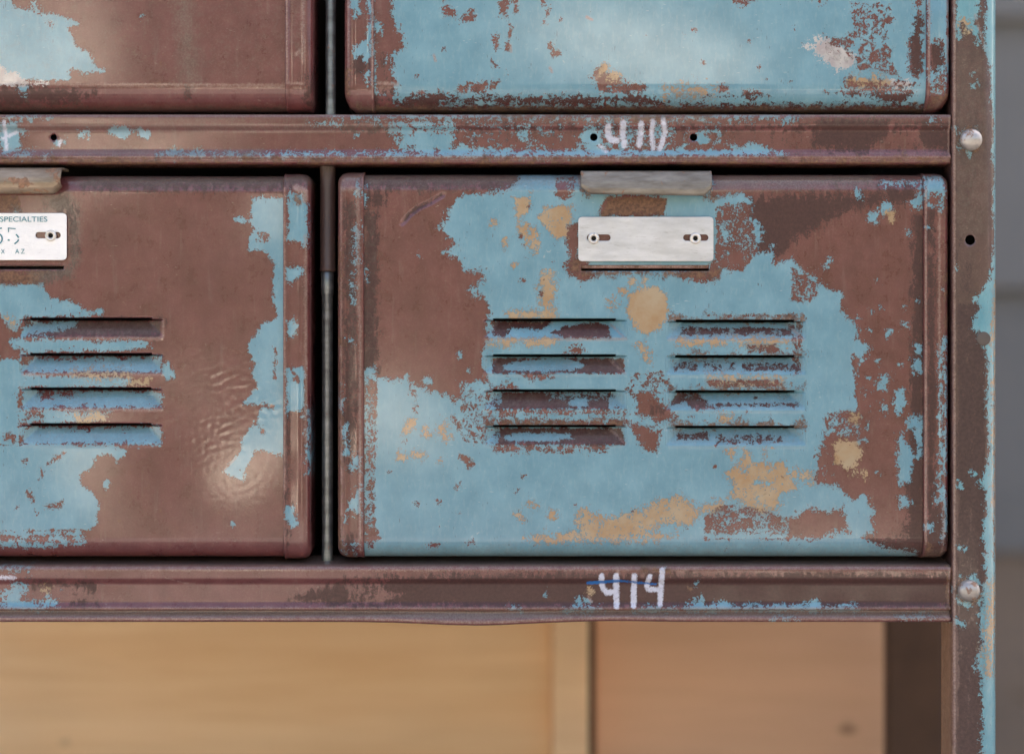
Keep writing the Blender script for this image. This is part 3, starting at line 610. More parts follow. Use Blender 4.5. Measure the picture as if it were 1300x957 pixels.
paintA = {
 'blue': blueA + scatter(26, (480,500,1000,700), .3, 1.3, 1.4, 5, 'M', 2.0) + scatter(14, (560,260,720,400), .3, 1.0, 1.4, 6, 'M', 1.5) + scatter(16, (1085,380,1150,640), .4, 1.8, 1.2, 7, 'L', 1.5)
   + [('M', 1, 1.2, [(590,532),(598,545),(603,560)]), ('M', 1, 1, [(524,495),(528,510),(526,524)]), ('M', 1.3, 1.2, [(580,622),(583,614)]), ('M', 1.3, 1.8, [(530,639)]), ('M', 1, .8, [(592,688),(600,688)]), ('M', 1, .8, [(545,692),(555,692)]), ('M', 1, .6, [(575,530),(592,560)])],
 'tan': [('+', 1, [(655,252),(672,248),(670,272),(657,274)]), ('+', 1, [(684,278),(692,264),(727,262),(720,285),(720,300),(708,303),(696,292),(690,286)]), ('+', .8, [(657,288),(670,288),(668,300),(660,300)]), ('+', .8, [(672,292),(682,290),(680,303),(672,302)]), ('+', .8, [(670,312),(682,306),(680,318)]),
   ('+', .8, [(688,345),(700,348),(704,362),(700,385),(692,392),(686,368)]), ('+', .7, [(648,399),(680,395),(706,393),(706,403),(650,405)]), ('L', 1, 2.5, [(642,307),(642,311)]), ('L', 1, 1.6, [(655,335)]), ('L', 1, 2, [(627,283)]),
   ('+', 1.2, [(797,378),(812,365),(832,364),(846,374),(849,395),(843,408),(836,417),(822,424),(808,416),(799,402)]), ('L', 1.2, 5, [(803,358)]), ('L', 1, 2.5, [(817,356),(815,360)]), ('L', .9, 2, [(790,368),(792,372)]), ('L', .7, 2, [(775,382),(778,386)]), ('L', .7, 1.6, [(812,440),(824,455)]),
   ('+', .75, [(668,683),(707,679),(735,673),(733,655),(742,648),(755,655),(770,662),(790,655),(815,650),(830,640),(858,630),(863,630),(875,640),(897,650),(880,660),(850,665),(812,668),(820,678),(860,681),(800,685),(740,684),(700,689)]),
   ('+', .7, [(924,602),(945,583),(950,590),(975,588),(995,590),(1002,605),(1010,618),(990,628),(985,645),(965,647),(950,640),(925,630),(935,612)]), ('M', 1, 2, [(960,612),(975,615)]), ('L', .6, 4, [(948,584),(946,600)]), ('L', .6, 3, [(1008,600),(1030,606)]), ('L', .6, 3, [(900,645),(912,640)]),
   ('+', 1.2, [(1057,563),(1066,556),(1084,562),(1094,572),(1088,592),(1075,596),(1062,586)]), ('+', 1, [(1076,521),(1090,526),(1090,536),(1080,535)]), ('L', .8, 2, [(1084,600),(1098,602)]), ('+', 1.2, [(1124,270),(1136,268),(1137,280),(1128,282)]),
   ('L', .8, 4, [(518,546),(522,540)]), ('L', .8, 3.5, [(538,546),(540,550)]), ('L', .8, 3.5, [(511,580)]), ('L', .8, 2.5, [(528,579),(535,581)]), ('L', .8, 2, [(560,585)]), ('L', .6, 1.5, [(562,540),(565,552)]),
   ('L', .7, 2.2, [(625,434),(700,434)]), ('L', .6, 1.6, [(865,434),(1000,434)]), ('L', .6, 2.6, [(905,482),(985,484)]), ('z', -2.5, 6, R4(890,476,1000,496)), ('L', .8, 3, [(915,530),(925,533)]), ('L', .8, 2, [(929,572),(930,578)]), ('L', .8, 2, [(947,575),(949,582)]), ('L', .8, 2.2, [(975,575),(973,580)]), ('L', .8, 2, [(672,640),(680,641)]), ('L', .8, 1.5, [(655,652),(662,658)]), ('L', .8, 3, [(700,650),(702,655)]), ('C', 2.5, R4(660,575,1040,700)), ('C', 4, R4(650,245,735,410))],
 'dark': [('L', 1.5, 1.6, [(511,283),(520,272),(532,263),(546,257),(560,248)]), ('+', .7, [(461,262),(479,275),(479,470),(461,470)]), ('+', .7, [(461,244),(490,246),(488,262),(461,262)]), ('+', .55, [(950,250),(1035,247),(1110,246),(1128,240),(1160,240),(1165,255),(1100,262),(1060,276),(1040,290),(1010,302),(1000,318),(985,330),(965,325),(958,290)]),  # first stroke paints the crease's dark shade into the colour
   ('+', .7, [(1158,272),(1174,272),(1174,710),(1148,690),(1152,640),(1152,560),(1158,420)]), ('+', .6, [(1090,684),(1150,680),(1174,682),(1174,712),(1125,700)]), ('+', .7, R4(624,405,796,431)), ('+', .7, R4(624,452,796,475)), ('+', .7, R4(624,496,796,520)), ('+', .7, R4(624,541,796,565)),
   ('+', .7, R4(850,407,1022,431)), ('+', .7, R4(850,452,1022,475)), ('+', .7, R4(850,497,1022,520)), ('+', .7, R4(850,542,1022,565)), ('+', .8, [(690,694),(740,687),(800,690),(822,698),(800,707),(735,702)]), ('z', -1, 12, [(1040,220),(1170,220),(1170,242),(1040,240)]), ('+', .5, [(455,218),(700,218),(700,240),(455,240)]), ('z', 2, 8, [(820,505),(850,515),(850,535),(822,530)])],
 'bare_shine': [('L', .4, .9, [(616,430.5),(795,430.5)]), ('L', .4, .9, [(850,431),(1020,431)]), ('L', .6, .9, [(776,412),(794,430)]), ('L', .7, 1, [(1001,412),(1020,430)]), ('L', .6, .9, [(774,457),(793,474)]), ('L', .6, .9, [(776,546),(794,563)]), ('L', .7, 2.6, [(735,222),(738,236)])],
 'rust': [('+', .7, [(772,252),(845,252),(840,272),(765,274)]), ('L', .6, 4, [(738,240),(746,246)]), ('L', .6, 4, [(895,250),(905,254)]), ('L', .5, 3, [(737,346),(905,347)]), ('L', .6, 5, [(902,350),(912,342)]), ('L', .6, 5, [(728,335),(732,342)]), ('L', .4, 1.4, [(850,405),(1020,405)]), ('L', .4, 1.4, [(850,450),(1020,450)]), ('L', .4, 1.4, [(620,538),(790,538)]), ('L', .4, 1.4, [(850,539),(1020,539)]), ('L', .4, 1.2, [(850,494),(1020,494)]), ('z', -4, 20, [(905,640),(1010,640),(1010,680),(905,680)])],
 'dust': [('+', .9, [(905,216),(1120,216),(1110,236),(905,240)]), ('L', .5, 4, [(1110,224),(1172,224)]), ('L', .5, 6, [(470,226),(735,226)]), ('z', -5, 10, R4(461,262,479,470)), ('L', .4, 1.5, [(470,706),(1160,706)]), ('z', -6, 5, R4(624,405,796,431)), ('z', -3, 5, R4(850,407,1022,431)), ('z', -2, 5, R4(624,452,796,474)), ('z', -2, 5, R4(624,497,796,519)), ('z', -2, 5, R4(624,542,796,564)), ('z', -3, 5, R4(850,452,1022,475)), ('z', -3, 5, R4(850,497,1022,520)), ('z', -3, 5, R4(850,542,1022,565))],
}
face(A, 455, 1178, 220.5, 708.5, 22, 25, paintA, LA, 21, kill=([(738, 336.5, 900, 344)], [groove([(511,283),(520,272),(532,263),(546,257),(562,247)], 2.2, 1.5)]), extra=(336.5, 344), fine=(738, 900))
bandAL = {'blue': [('L', .7, 1.8, [(455,232),(456,250)]), ('L', .6, 2.0, [(454,290),(452,330)]), ('z', -.5, 5, [(440,340),(458,335),(458,392),(440,390)]), ('L', .8, 2, [(442,432),(445,432)]), ('+', .9, [(436,538),(441,540),(443,575),(437,578)]), ('+', .8, [(444,596),(450,576),(458,580),(458,598),(450,600)]), ('+', .8, [(440,650),(452,625),(458,615),(457,655),(444,645),(438,660)]), ('L', .8, 1.8, [(432,490),(432,518)]), ('L', .8, 1.5, [(435,690),(437,702)]), ('L', .8, 1.5, [(452,690),(450,702)])],
  'dark': [('+', .6, [(438,258),(452,258),(452,540),(442,600),(436,540)]), ('+', .7, [(438,680),(452,680),(450,698),(438,698)])], 'bare_shine': [('L', .7, 1.1, [(432.5,240),(432.5,690)]), ('L', .4, 1.2, [(455,240),(456,400)]), ('L', .4, .9, [(457,400),(457,700)]), ('L', .35, 1.2, [(434,240),(456,240)])], 'rust': [('L', .5, 3, [(431,690),(440,708)]), ('L', .4, 2, [(429,300),(429,700)])], 'dust': [('+', .6, [(428,218),(462,218),(462,236),(428,236)]), ('z', -4, 5, R4(440,250,458,520))]}
band(A, 428, 462.5, 217.5, 709.5, bandAL, 41)
bandAR = {'blue': [('+', .9, [(1173,225),(1198,225),(1203,240),(1200,260),(1192,268),(1190,255),(1180,262),(1173,250)]), ('z', -.5, 5, R4(1174,240,1200,262)), ('+', .8, [(1190,455),(1198,450),(1199,560),(1194,570),(1190,625),(1196,628),(1199,640),(1201,560),(1202,430),(1196,430)]), ('z', .5, 6, R4(1186,450,1202,640)), ('L', .8, 3, [(1176,667),(1180,670)]), ('L', 1, 1.4, [(1186,634),(1192,635)]), ('L', 1, 1.5, [(1176,288)]), ('L', 1, 1.2, [(1195,365)]), ('L', .6, 1.8, [(1200,640),(1198,690)])],
  'dark': [('+', .8, [(1175,268),(1186,268),(1186,312),(1177,314)]), ('+', .8, [(1177,322),(1187,322),(1187,700),(1176,700)]), ('+', .5, R4(1176,640,1205,710))], 'bare_shine': [('L', 1.0, 1.1, [(1174.5,238),(1174.5,690)]), ('L', .5, .8, [(1192,270),(1192,450)]), ('L', .4, .8, [(1197,640),(1197,700)])], 'rust': [('L', .5, 2, [(1204,230),(1205,420)]), ('L', .5, 3, [(1176,690),(1178,706)])], 'dust': [('L', .6, 4, [(1176,222),(1198,222)]), ('L', .4, 3, [(1180,705),(1200,705)])]}
band(A, 1205.5, 1171.5, 219, 709.5, bandAR, 42)
body(A, 432, 1202, 226, 704)
def ybA(X):
    y = 248 + 2.0 * np.clip((X - 750) / 140, 0, 1)
    y = np.where(X < 748, 248 - (748 - X) * .75, y); y = np.where(X > 893, 250 - (X - 893) * 1.0, y); return y
pull(A, 737, 902, 217.5, [(217.5, 24), (217.5, 2), (217.7, -5), (218.5, -9), (220.5, -12), (224, -14.5), (232, -17), (242, -18.5), (247, -18), (250, -16)], M_PULL, ybA,
  {'rust': [('all', -1), ('L', .8, 5, [(737,220),(742,245)]), ('L', .8, 3, [(750,249),(900,252)]), ('L', .8, 3, [(770,219),(870,219)]), ('L', .8, 4, [(902,225),(900,245)])]})
pA = plate(A, 734, 905.5, 275.5, 332, -3.4, M_ALU, [(760, 302, 11, 753), (883, 302, 12, 883)])
for sx in (753.5, 882.5):
    attach(screw(pA, sx, 303, -3.8), pA)
grid('label_slot', [(x, 0) for x in fill([737, 901], 2)], prof([(334, 3), (337, 3.2), (340.5, 4), (341.5, 8)], 1), M_PAINT, A, {'bare_shine': [('L', .5, 2.2, [(740,338.5),(898,338.5)])], 'rust': [('L', .5, 1.5, [(740,336),(898,336)])]}, solid=2)

def orange_skin(X, Y):
    rr = np.random.RandomState(9); s = 0
    for k in range(70):
        a = rr.uniform(0, 2 * pi); L = rr.uniform(6, 13); s = s + np.sin(2 * pi * (cos(a) * X + sin(a) * Y) / L + rr.uniform(0, 6.28)) * L
    wgt = .12 + .88 * np.exp(-(((X - 300) / 110) ** 2 + ((Y - 530) / 110) ** 2) ** 1.5)
    p = np.sin(X * .045 + 1.3 * np.sin(Y * .031)) * np.sin(Y * .052 + 1.1 * np.sin(X * .027)) 
    return s * wgt * (.5 + .5 * p) * .00042
# ---- drawer B : lower left
LB = [(26, 207, 404.5, 427.5), (26, 207, 449.5, 473.5), (26, 206, 493, 518), (26, 206, 538.5, 563.5)]
B = thing('basket_drawer', (wx(10), 0.2, wz(708)), 'mostly brown steel drawer with a printed white name plate, cut off by the left edge', 'drawer', 'drawers in the locker frame')
blueB = [('+', 1.6, [(320,252),(330,250),(359,252),(364,258),(364,575),(357,577),(325,570),(318,586),(308,610),(281,600),(298,580),(306,571),(306,556),(311,552),(324,538),(333,518),(333,514),(308,512),(320,497),(327,491),(318,468),(326,462),(315,448),(314,437),(325,425),(332,411),(354,404),(354,400),(345,383),(349,335),(338,320),(318,318),(315,312),(322,290),(318,283),(296,280),(297,276),(318,278)]),
  ('z', 1, 6, R4(320,290,345,312)), ('M', 1.5, .8, [(349,443),(349,480)]), ('M', 1.2, 1.6, [(334,513),(346,516)]), ('M', 1.2, 1.6, [(333,547)]),
  ('+', 1.3, [(-60,359),(30,360),(51,359),(60,368),(66,378),(91,384),(108,393),(118,395),(130,392),(129,398),(110,401),(30,402),(26,410),(18,420),(8,412),(0,400),(-60,400)]),
  ('+', 1.2, [(14,433),(22,430),(80,431),(186,433),(192,439),(180,444),(100,447),(30,447),(16,441)]),
  ('+', 1.1, [(28,420),(40,408),(56,412),(70,408),(93,407),(93,414),(70,420),(40,426),(28,428)]),
  ('+', 1.2, [(26,452),(204,452),(206,473),(26,473)]), ('-', 1, [(26,449),(45,449),(33,462),(26,466)]), ('M', .7, 2.2, [(40,451),(190,452)]), ('+', 1.3, [(206,461),(214,462),(221,470),(222,479),(212,482),(205,474)]),
  ('+', 1.2, [(-60,455),(26,456),(28,474),(40,476),(165,478),(170,487),(160,491),(30,492),(26,500),(26,518),(40,518),(204,516),(206,498),(70,497),(30,494)]), ('+', 1.2, [(30,496),(204,497),(205,517),(30,518)]), ('-', .8, [(45,497),(102,496),(92,502),(50,504)]),
  ('+', 1.2, [(-60,456),(24,456),(24,566),(-60,566)]), ('+', 1.0, [(24,520),(140,520),(135,534),(120,537),(24,537)]), ('-', .8, [(28,520),(50,519),(50,528),(32,528)]), ('M', .7, 2, [(90,521),(200,522)]), ('M', .8, 3, [(140,530),(206,533)]),
  ('+', 1.2, [(28,542),(204,541),(205,563),(30,563)]), ('M', .8, 1.8, [(85,541),(160,542)]), ('-', 1.0, [(6,550),(20,552),(20,560),(8,558)]),
  ('+', 1.5, [(-60,562),(145,565),(159,572),(158,580),(149,586),(143,578),(133,576),(123,580),(118,592),(110,598),(100,604),(102,614),(118,625),(127,640),(124,650),(122,668),(112,673),(-60,674)]),
  ('+', 1, [(-60,672),(105,674),(108,690),(50,694),(-60,692)]), ('z', 0, 6, R4(-60,674,110,694)),
  ('M', 1.4, 3.6, [(31,586)]), ('M', 1.3, 1.4, [(60,590),(72,582),(79,575)]), ('M', 1.3, 1.3, [(54,597),(53,607)]), ('M', 1.3, 2.4, [(60,643),(72,642),(79,636)]), ('M', 1.3, 1.6, [(37,625),(41,635)]), ('M', 1.2, 1.3, [(22,644)]), ('M', 1.2, 1.3, [(46,651)]),
  ('L', 1.3, 2.6, [(135,615),(134,620)]), ('L', 1.3, 2.4, [(294,665)]), ('L', .9, 2.5, [(16,262),(22,268)])]
paintB = {'blue': blueB, 'tan': [('L', .8, 2, [(12,404),(16,410)]), ('L', .5, 1.4, [(100,475),(160,476)]), ('L', .7, 3.5, [(100,533),(132,531)]), ('L', .7, 2.5, [(165,487),(185,484)])],
  'bare_shine': [('L', .5, 1.0, [(80,429.5),(206,429.5)]), ('L', .5, 1.0, [(30,475),(206,475)]), ('L', .5, 1.2, [(75,520),(206,520)]), ('L', .5, 1.0, [(207,408),(207,428)]), ('L', .6, 1.8, [(100,532),(134,530)]), ('L', .6, .8, [(282,600),(300,580)])] + scatter(16, (120,380,360,690), .1, .5, 1.2, 11, 'L', 7),
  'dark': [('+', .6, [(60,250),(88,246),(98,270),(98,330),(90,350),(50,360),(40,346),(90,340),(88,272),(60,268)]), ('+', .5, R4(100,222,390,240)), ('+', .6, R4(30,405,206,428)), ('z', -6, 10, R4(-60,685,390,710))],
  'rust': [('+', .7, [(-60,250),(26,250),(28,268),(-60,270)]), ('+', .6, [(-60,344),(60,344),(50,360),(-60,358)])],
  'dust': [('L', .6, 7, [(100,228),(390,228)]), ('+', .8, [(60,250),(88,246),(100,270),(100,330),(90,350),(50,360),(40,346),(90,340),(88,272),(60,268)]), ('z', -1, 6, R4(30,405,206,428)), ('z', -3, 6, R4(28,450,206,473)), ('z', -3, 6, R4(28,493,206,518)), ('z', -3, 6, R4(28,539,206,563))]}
face(B, -390, 367, 222, 708.5, 22, 25, paintB, LB, 57, kill=([(-90, 336.5, 81, 342)], [orange_skin]), extra=(336.5, 342), fine=(-90, 81), amp=1.6, size=90)
bandBR = {'blue': [('+', 1.3, [(366,245),(384,246),(391,256),(391,310),(388,318),(380,308),(366,306)]), ('+', 1.1, [(364,342),(372,338),(388,341),(386,350),(376,352),(368,360),(364,354)]), ('+', 1.3, [(365,406),(372,404),(380,415),(372,427),(365,430)]), ('+', 1.2, [(364,470),(372,466),(388,468),(386,520),(378,522),(364,524)]), ('M', 1, 2.4, [(373,476),(380,484)]), ('+', 1.4, [(361,642),(374,642),(378,664),(372,668),(364,660)]), ('L', .8, 1.4, [(391,520),(393,600)])],
  'bare_shine': [('L', .6, 1, [(361.5,240),(361.5,620)]), ('L', .7, 4, [(376,238),(388,244),(388,254)]), ('L', .4, .8, [(388,300),(388,560)])], 'rust': [('L', .5, 2.5, [(376,250),(380,256)])], 'dark': [('+', .6, R4(362,222,396,236)), ('L', .8, 1.6, [(365,520),(366,690)])], 'dust': [('L', .6, 4, [(364,226),(390,226)])]}
band(B, 394.5, 359.5, 219.5, 711, bandBR, 58)
band(B, -390, -356, 219.5, 711, {}, 59, ycoarse=12)
body(B, -386, 391, 226, 704)
def ybB(X): return np.where(X > 68, 247 - ((X - 68) / 13.0) ** 2 * 9, 247.0)
pull(B, -90, 81.5, 213.5, [(213.5, 26), (213.5, -3), (214.5, -9), (217, -14), (221, -18), (227, -21), (234, -22), (240, -21), (244, -18.5), (247, -14), (247.5, -9)], M_PULLB, ybB,
  {'rust': [('all', -6), ('L', .8, 5, [(20,231),(38,234)]), ('L', .9, 3, [(-90,248),(75,248)]), ('L', .6, 3, [(70,217),(80,240)])]})
pB = plate(B, -90, 85.5, 271, 330.5, -4.2, M_WHITE, [(-70, 299, 12, -60), (62, 299, 12, 66)], R=5)
for sx in (-60.5, 65.5): attach(screw(pB, sx, 299.5, -4.6), pB)
grid('label_slot', [(x, 0) for x in fill([-90, 82], 2)], prof([(330, 1), (333, 1.2), (337.5, 2), (338.5, 8)], 1), M_PAINT, B, {'bare_shine': [('L', .6, 2.2, [(-90,334.5),(80,334.5)])], 'dust': [('L', 1, 2, [(-90,337),(80,337)])]}, solid=2)
def text_mesh(txt, x, y, h, mat, name, parent, d, target_w=None, thin=-.0):
    cu = bpy.data.curves.new('t', 'FONT'); cu.body = txt; cu.size = 1; cu.extrude = .02; cu.offset = thin
    ob = bpy.data.objects.new('t', cu); COL.objects.link(ob)
    dg = bpy.context.evaluated_depsgraph_get(); dg.update()
    me = ob.evaluated_get(dg).to_mesh(); V = np.array([v.co[:] for v in me.vertices]); F = [tuple(p.vertices) for p in me.polygons]
    ob.evaluated_get(dg).to_mesh_clear(); bpy.data.objects.remove(ob); bpy.data.curves.remove(cu)
    w = V[:, 0].max() - V[:, 0].min(); H = V[:, 1].max() - V[:, 1].min()
    sx = (target_w or h) / w if target_w else h / H
    X = x + (V[:, 0] - V[:, 0].min()) * sx; Yp = y - (V[:, 1] - V[:, 1].min()) * h / H
    W = np.stack([(X - CX) * S, (d - V[:, 2] * 8) * S, (CY - Yp) * S], 1)
    o = link_mesh(name, W, F, mat, None, False); attach(o, parent); return o
text_mesh('SPECIALTIES', 1.2, 282, 6.6, M_INK, 'lettering', pB, -4.9, 60)
text_mesh('X', 2.5, 322.3, 5.6, M_INK, 'lettering', pB, -4.9, 4.8)
text_mesh('A Z', 20.5, 322.3, 5.8, M_INK, 'lettering', pB, -4.9, 12)
vs, Fs = [], []
def curve_pts(c, r, a0, a1, n=10, ry=None):
    return [(c[0] + r * cos(radians(a0 + (a1 - a0) * k / n)), c[1] + (ry or r) * sin(radians(a0 + (a1 - a0) * k / n))) for k in range(n + 1)]
stroke(curve_pts((-3, 303.5), 7, -55, 55, 10, 7), 1.7, -4.95, vs, Fs)
stroke([(1, 290.5), (3.6, 290)], 1.9, -4.95, vs, Fs); stroke([(11.5, 289.5), (12, 295)], 1.0, -4.95, vs, Fs); stroke([(11.5, 290), (15, 290.4), (21, 290.8)], 1.1, -4.95, vs, Fs)
stroke([(11, 305), (13.4, 305.4)], 2.0, -4.95, vs, Fs)
stroke([(21.5, 298), (23.6, 300), (24.8, 302.2)], 1.7, -4.95, vs, Fs); stroke([(24.8, 304.4), (23.4, 307), (19.5, 310)], 1.7, -4.95, vs, Fs)
st = link_mesh('stamped_number', vs, Fs, M_INK2, None, False); attach(st, pB)

# ---- drawer C : upper right
C_ = thing('basket_drawer', (wx(822), 0.2, wz(139)), 'mostly blue steel drawer with chipped brown lower edge, above the faded 410', 'drawer', 'drawers in the locker frame')
blueC = [('all', 12), ('+', 1, R4(440,-400,1230,150)),
  ('-', .9, [(470,-60),(498,-60),(498,20),(508,40),(511,60),(500,70),(495,80),(500,98),(503,115),(498,125),(478,122),(476,100),(474,60),(478,30),(472,10)]), ('L', 1, 3, [(478,30),(480,40)]), ('z', 2, 6, [(486,60),(500,72),(494,90),(484,84)]),
  ('-', .75, [(470,120),(478,118),(500,118),(503,131),(530,120),(570,119),(590,127),(625,121),(680,124),(740,122),(790,124),(800,120),(830,126),(850,128),(845,133),(760,128),(730,134),(640,131),(600,128),(560,132),(560,142),(470,142)]),
  ('-', .8, [(470,134),(1190,133),(1190,144),(470,144)]), ('z', -1.5, 6, [(560,126),(960,126),(960,138),(560,138)]), ('z', 3.5, 6, [(850,118),(905,116),(1000,130),(905,132)]), ('z', 4, 5, [(925,126),(1100,130),(1100,136),(925,134)]),
  ('-', 1.3, [(584,108),(597,104),(592,118),(582,118)]), ('-', 1.3, [(600,106),(622,105),(612,118),(597,116)]), ('-', 1.3, [(622,105),(634,104),(628,114),(615,115)]), ('-', 1.2, [(582,22),(600,14),(603,24),(594,30),(585,28)]), ('L', 1, .1, [(0,0)]),
  ('-', 1.0, [(563,6),(570,12),(577,18),(563,18)]), ('-', 1.0, [(632,4),(646,0),(645,20),(635,18)]), ('-', 1, [(627,45),(634,42),(633,60),(629,66)]), ('-', 1, [(625,76),(631,76),(630,85),(626,84)]), ('M', 1, 1, [(646,30),(648,45),(644,62)]), ('M', 1, 1.2, [(654,0),(655,16)]), ('M', 1, .7, [(691,28),(697,12)]), ('M', 1, .7, [(698,54),(702,70)]),
  ('-', 1, [(752,98),(766,94),(782,96),(796,106),(820,108),(815,118),(760,116)]), ('z', 1, 6, [(765,104),(800,104),(800,116),(765,116)]), ('-', .8, [(752,98),(758,88),(768,82),(768,95)]),
  ('-', 1, [(686,0),(690,-4),(692,6),(688,8)]), ('-', 1.0, [(912,110),(925,109),(924,118),(914,118)]), ('-', 1.0, [(942,114),(966,113),(968,120),(960,128),(942,122)]), ('z', -.5, 5, [(895,118),(985,116),(985,128),(895,128)]),
  ('-', 1, [(928,-2),(960,-2),(950,5),(930,5)]),
  ('z', 1.0, 14, [(1075,0),(1130,0),(1130,50),(1080,55)]), ('z', 0, 12, [(1040,40),(1085,45),(1090,90),(1050,80)]), ('-', .8, [(1094,50),(1110,60),(1130,75),(1136,92),(1122,92),(1105,85),(1090,88),(1088,75),(1096,65)]), ('z', -.5, 6, [(1086,55),(1136,55),(1136,94),(1086,94)]),
  ('-', .9, [(1072,105),(1080,96),(1084,106),(1160,106),(1165,110),(1075,111)]), ('-', .9, [(1066,116),(1100,112),(1130,112),(1160,114),(1158,124),(1140,130),(1115,128),(1105,120),(1075,122)]), ('z', -.5, 5, R4(1040,110,1150,124)),
  ('-', 1, [(1161,18),(1170,16),(1172,90),(1164,98),(1155,90),(1152,60),(1158,40)]), ('-', .8, [(1162,0),(1170,0),(1166,14),(1161,12)]), ('z', -1, 5, [(1120,128),(1180,128),(1180,144),(1120,144)])]
paintC = {'pale': [('+', .8, [(1022,58),(1042,48),(1060,60),(1084,72),(1080,84),(1062,90),(1048,80)]), ('L', .6, 2.4, [(1085,104),(1150,106)])],'blue': blueC + scatter(22, (520,0,1060,110), .3, 1.2, 1.3, 15, 'M', 1.5) + scatter(10, (1075,0,1135,60), .8, 2.2, 1.1, 17, 'M', 1.5),
  'bare_shine': [('L', 1, 1.6, [(551,70),(553,78)]), ('L', 1, 1.6, [(648,58),(649,66)]), ('L', 1, 1.8, [(745,22),(752,26)]), ('L', 1, 1.6, [(698,86),(701,92)]), ('L', .8, 1.6, [(757,100),(763,92)]), ('L', .5, 2, [(480,106),(505,107)])],
  'tan': [('+', 1.2, [(760,90),(766,82),(771,82),(768,92),(760,98)]), ('L', .8, 3, [(772,98),(782,96)]), ('L', .5, 2, [(850,114),(900,116)]), ('L', .6, 3, [(1084,104),(1120,103)])],
  'rust': [('L', .5, 3, [(476,138),(1180,139)]), ('z', -5, 10, R4(500,118,1150,140))], 'dust': [('L', .8, 2.8, [(476,140),(1190,140)]), ('L', .5, 3, [(862,119),(890,119)])], 'dark': [('+', .7, R4(470,116,1190,136)), ('+', .8, [(1155,16),(1174,16),(1174,100),(1155,100)]), ('z', -2, 8, R4(474,60,504,142))]}
face(C_, 466, 1182, -348, 140.5, 22, 32, paintC, [], 88, amp=1.2, size=110)
bandCL = {'blue': [('+', 1, [(447,0),(456,-10),(456,20),(450,24),(447,10)]), ('+', 1.1, [(449,60),(462,52),(470,45),(472,70),(466,80),(460,70),(450,74)]), ('L', .8, 2, [(464,95),(468,108)]), ('+', 1, [(448,-60),(470,-60),(468,-5),(450,-10)]), ('L', .8, 2, [(470,-10),(471,60)])], 'dark': [('+', .6, R4(448,70,468,95))], 'bare_shine': [('L', .5, 1, [(442,-60),(442,110)]), ('L', .9, 1, [(473,-60),(473,125)])], 'rust': [('L', .5, 2, [(440,90),(442,120)]), ('L', .4, 1.5, [(450,140),(470,140)])], 'dust': [('L', .5, 2.5, [(445,138),(475,138)])]}
band(C_, 436.5, 475.5, -352, 142, bandCL, 89, RyB=32, Rc=26)
bandCR = {'blue': [('+', 1, [(1178,-60),(1204,-60),(1205,60),(1202,70),(1196,52),(1190,55),(1186,50),(1180,60),(1177,40)]), ('L', .8, 2.5, [(1200,60),(1203,90)]), ('+', .8, [(1180,90),(1200,85),(1204,100),(1196,112),(1184,118)]), ('z', -.8, 5, R4(1180,85,1205,130)), ('L', .8, 2.5, [(1180,100),(1184,110)])], 'dark': [('+', .8, [(1180,55),(1200,55),(1200,92),(1184,95)])], 'bare_shine': [('L', 1.0, 1.1, [(1178.5,-60),(1178.5,110)]), ('L', .6, 1, [(1203,-60),(1203,80)])], 'rust': [('L', .5, 3, [(1180,135),(1200,120)])], 'dust': [('L', .6, 2, [(1176,138),(1196,132)])]}
band(C_, 1207, 1175, -352, 142, bandCR, 90, RyB=32, Rc=26)
body(C_, 441, 1203, -340, 136)

# ---- drawer D : upper left
D_ = thing('basket_drawer', (wx(10), 0.2, wz(139)), 'brown steel drawer with one large blue patch at the left, in the top left corner', 'drawer', 'drawers in the locker frame')
blueD = [('+', 1.4, [(-60,5),(10,0),(18,12),(40,12),(48,18),(68,18),(80,22),(98,28),(98,32),(88,36),(92,50),(96,60),(110,66),(117,74),(120,82),(133,90),(131,94),(118,90),(108,95),(96,94),(88,103),(50,102),(0,104),(-60,104)]), ('M', 1, 2, [(62,28),(64,31)]), ('L', .9, 2.5, [(44,6),(46,12)]), ('+', .8, [(22,108),(36,108),(34,116),(24,117)]), ('L', 1, 1.5, [(178,22)]), ('M', 1, 3, [(92,95),(100,93)]), ('+', 1, [(0,-8),(12,-8),(14,4),(0,4)])]
paintD = {'blue': blueD, 'pale': [('+', 1.1, [(-60,84),(2,86),(10,92),(25,96),(26,102),(40,105),(60,106),(60,108),(-60,110)])], 'bare_shine': [('L', .4, 1.0, [(60,108),(395,109)])] + scatter(5, (200,60,360,120), .1, .4, 1, 3, 'L', 5),  # long stroke along the lower bend is a painted ridge highlight
  'dark': [('+', .6, [(0,112),(40,110),(80,112),(106,118),(100,130),(-60,134),(-60,118)]), ('z', 1, 6, R4(-60,130,395,142)), ('L', .8, 2, [(110,120),(118,117)]), ('L', .8, 3, [(236,114),(239,120)])], 'rust': [('z', -5, 8, R4(0,112,110,134))], 'dust': [('z', -6, 10, R4(-60,-60,360,100)), ('L', .6, 3, [(-60,140),(395,140)]), ('L', .4, 6, [(232,-20),(236,50),(240,100)])]}
face(D_, -390, 370, -348, 140, 22, 32, paintD, [], 95, amp=1.2, size=100)
bandDR = {'blue': [('L', 1, 1.4, [(343,112)])], 'bare_shine': [('L', 1.0, 1.0, [(364.5,-60),(365,105)]), ('L', .6, 1.2, [(364,106),(386,107)]), ('L', .4, 1, [(384,-60),(385,80)]), ('L', .5, 2, [(376,70),(380,66)])], 'dark': [('L', .6, 4, [(392,100),(392,130)])], 'dust': [('z', -4, 6, R4(366,-60,390,80))]}
band(D_, 398.5, 362, -352, 141, bandDR, 96, RyB=32, Rc=10)
band(D_, -390, -356, -352, 141, {}, 97, ycoarse=12)
body(D_, -384, 394, -340, 136)

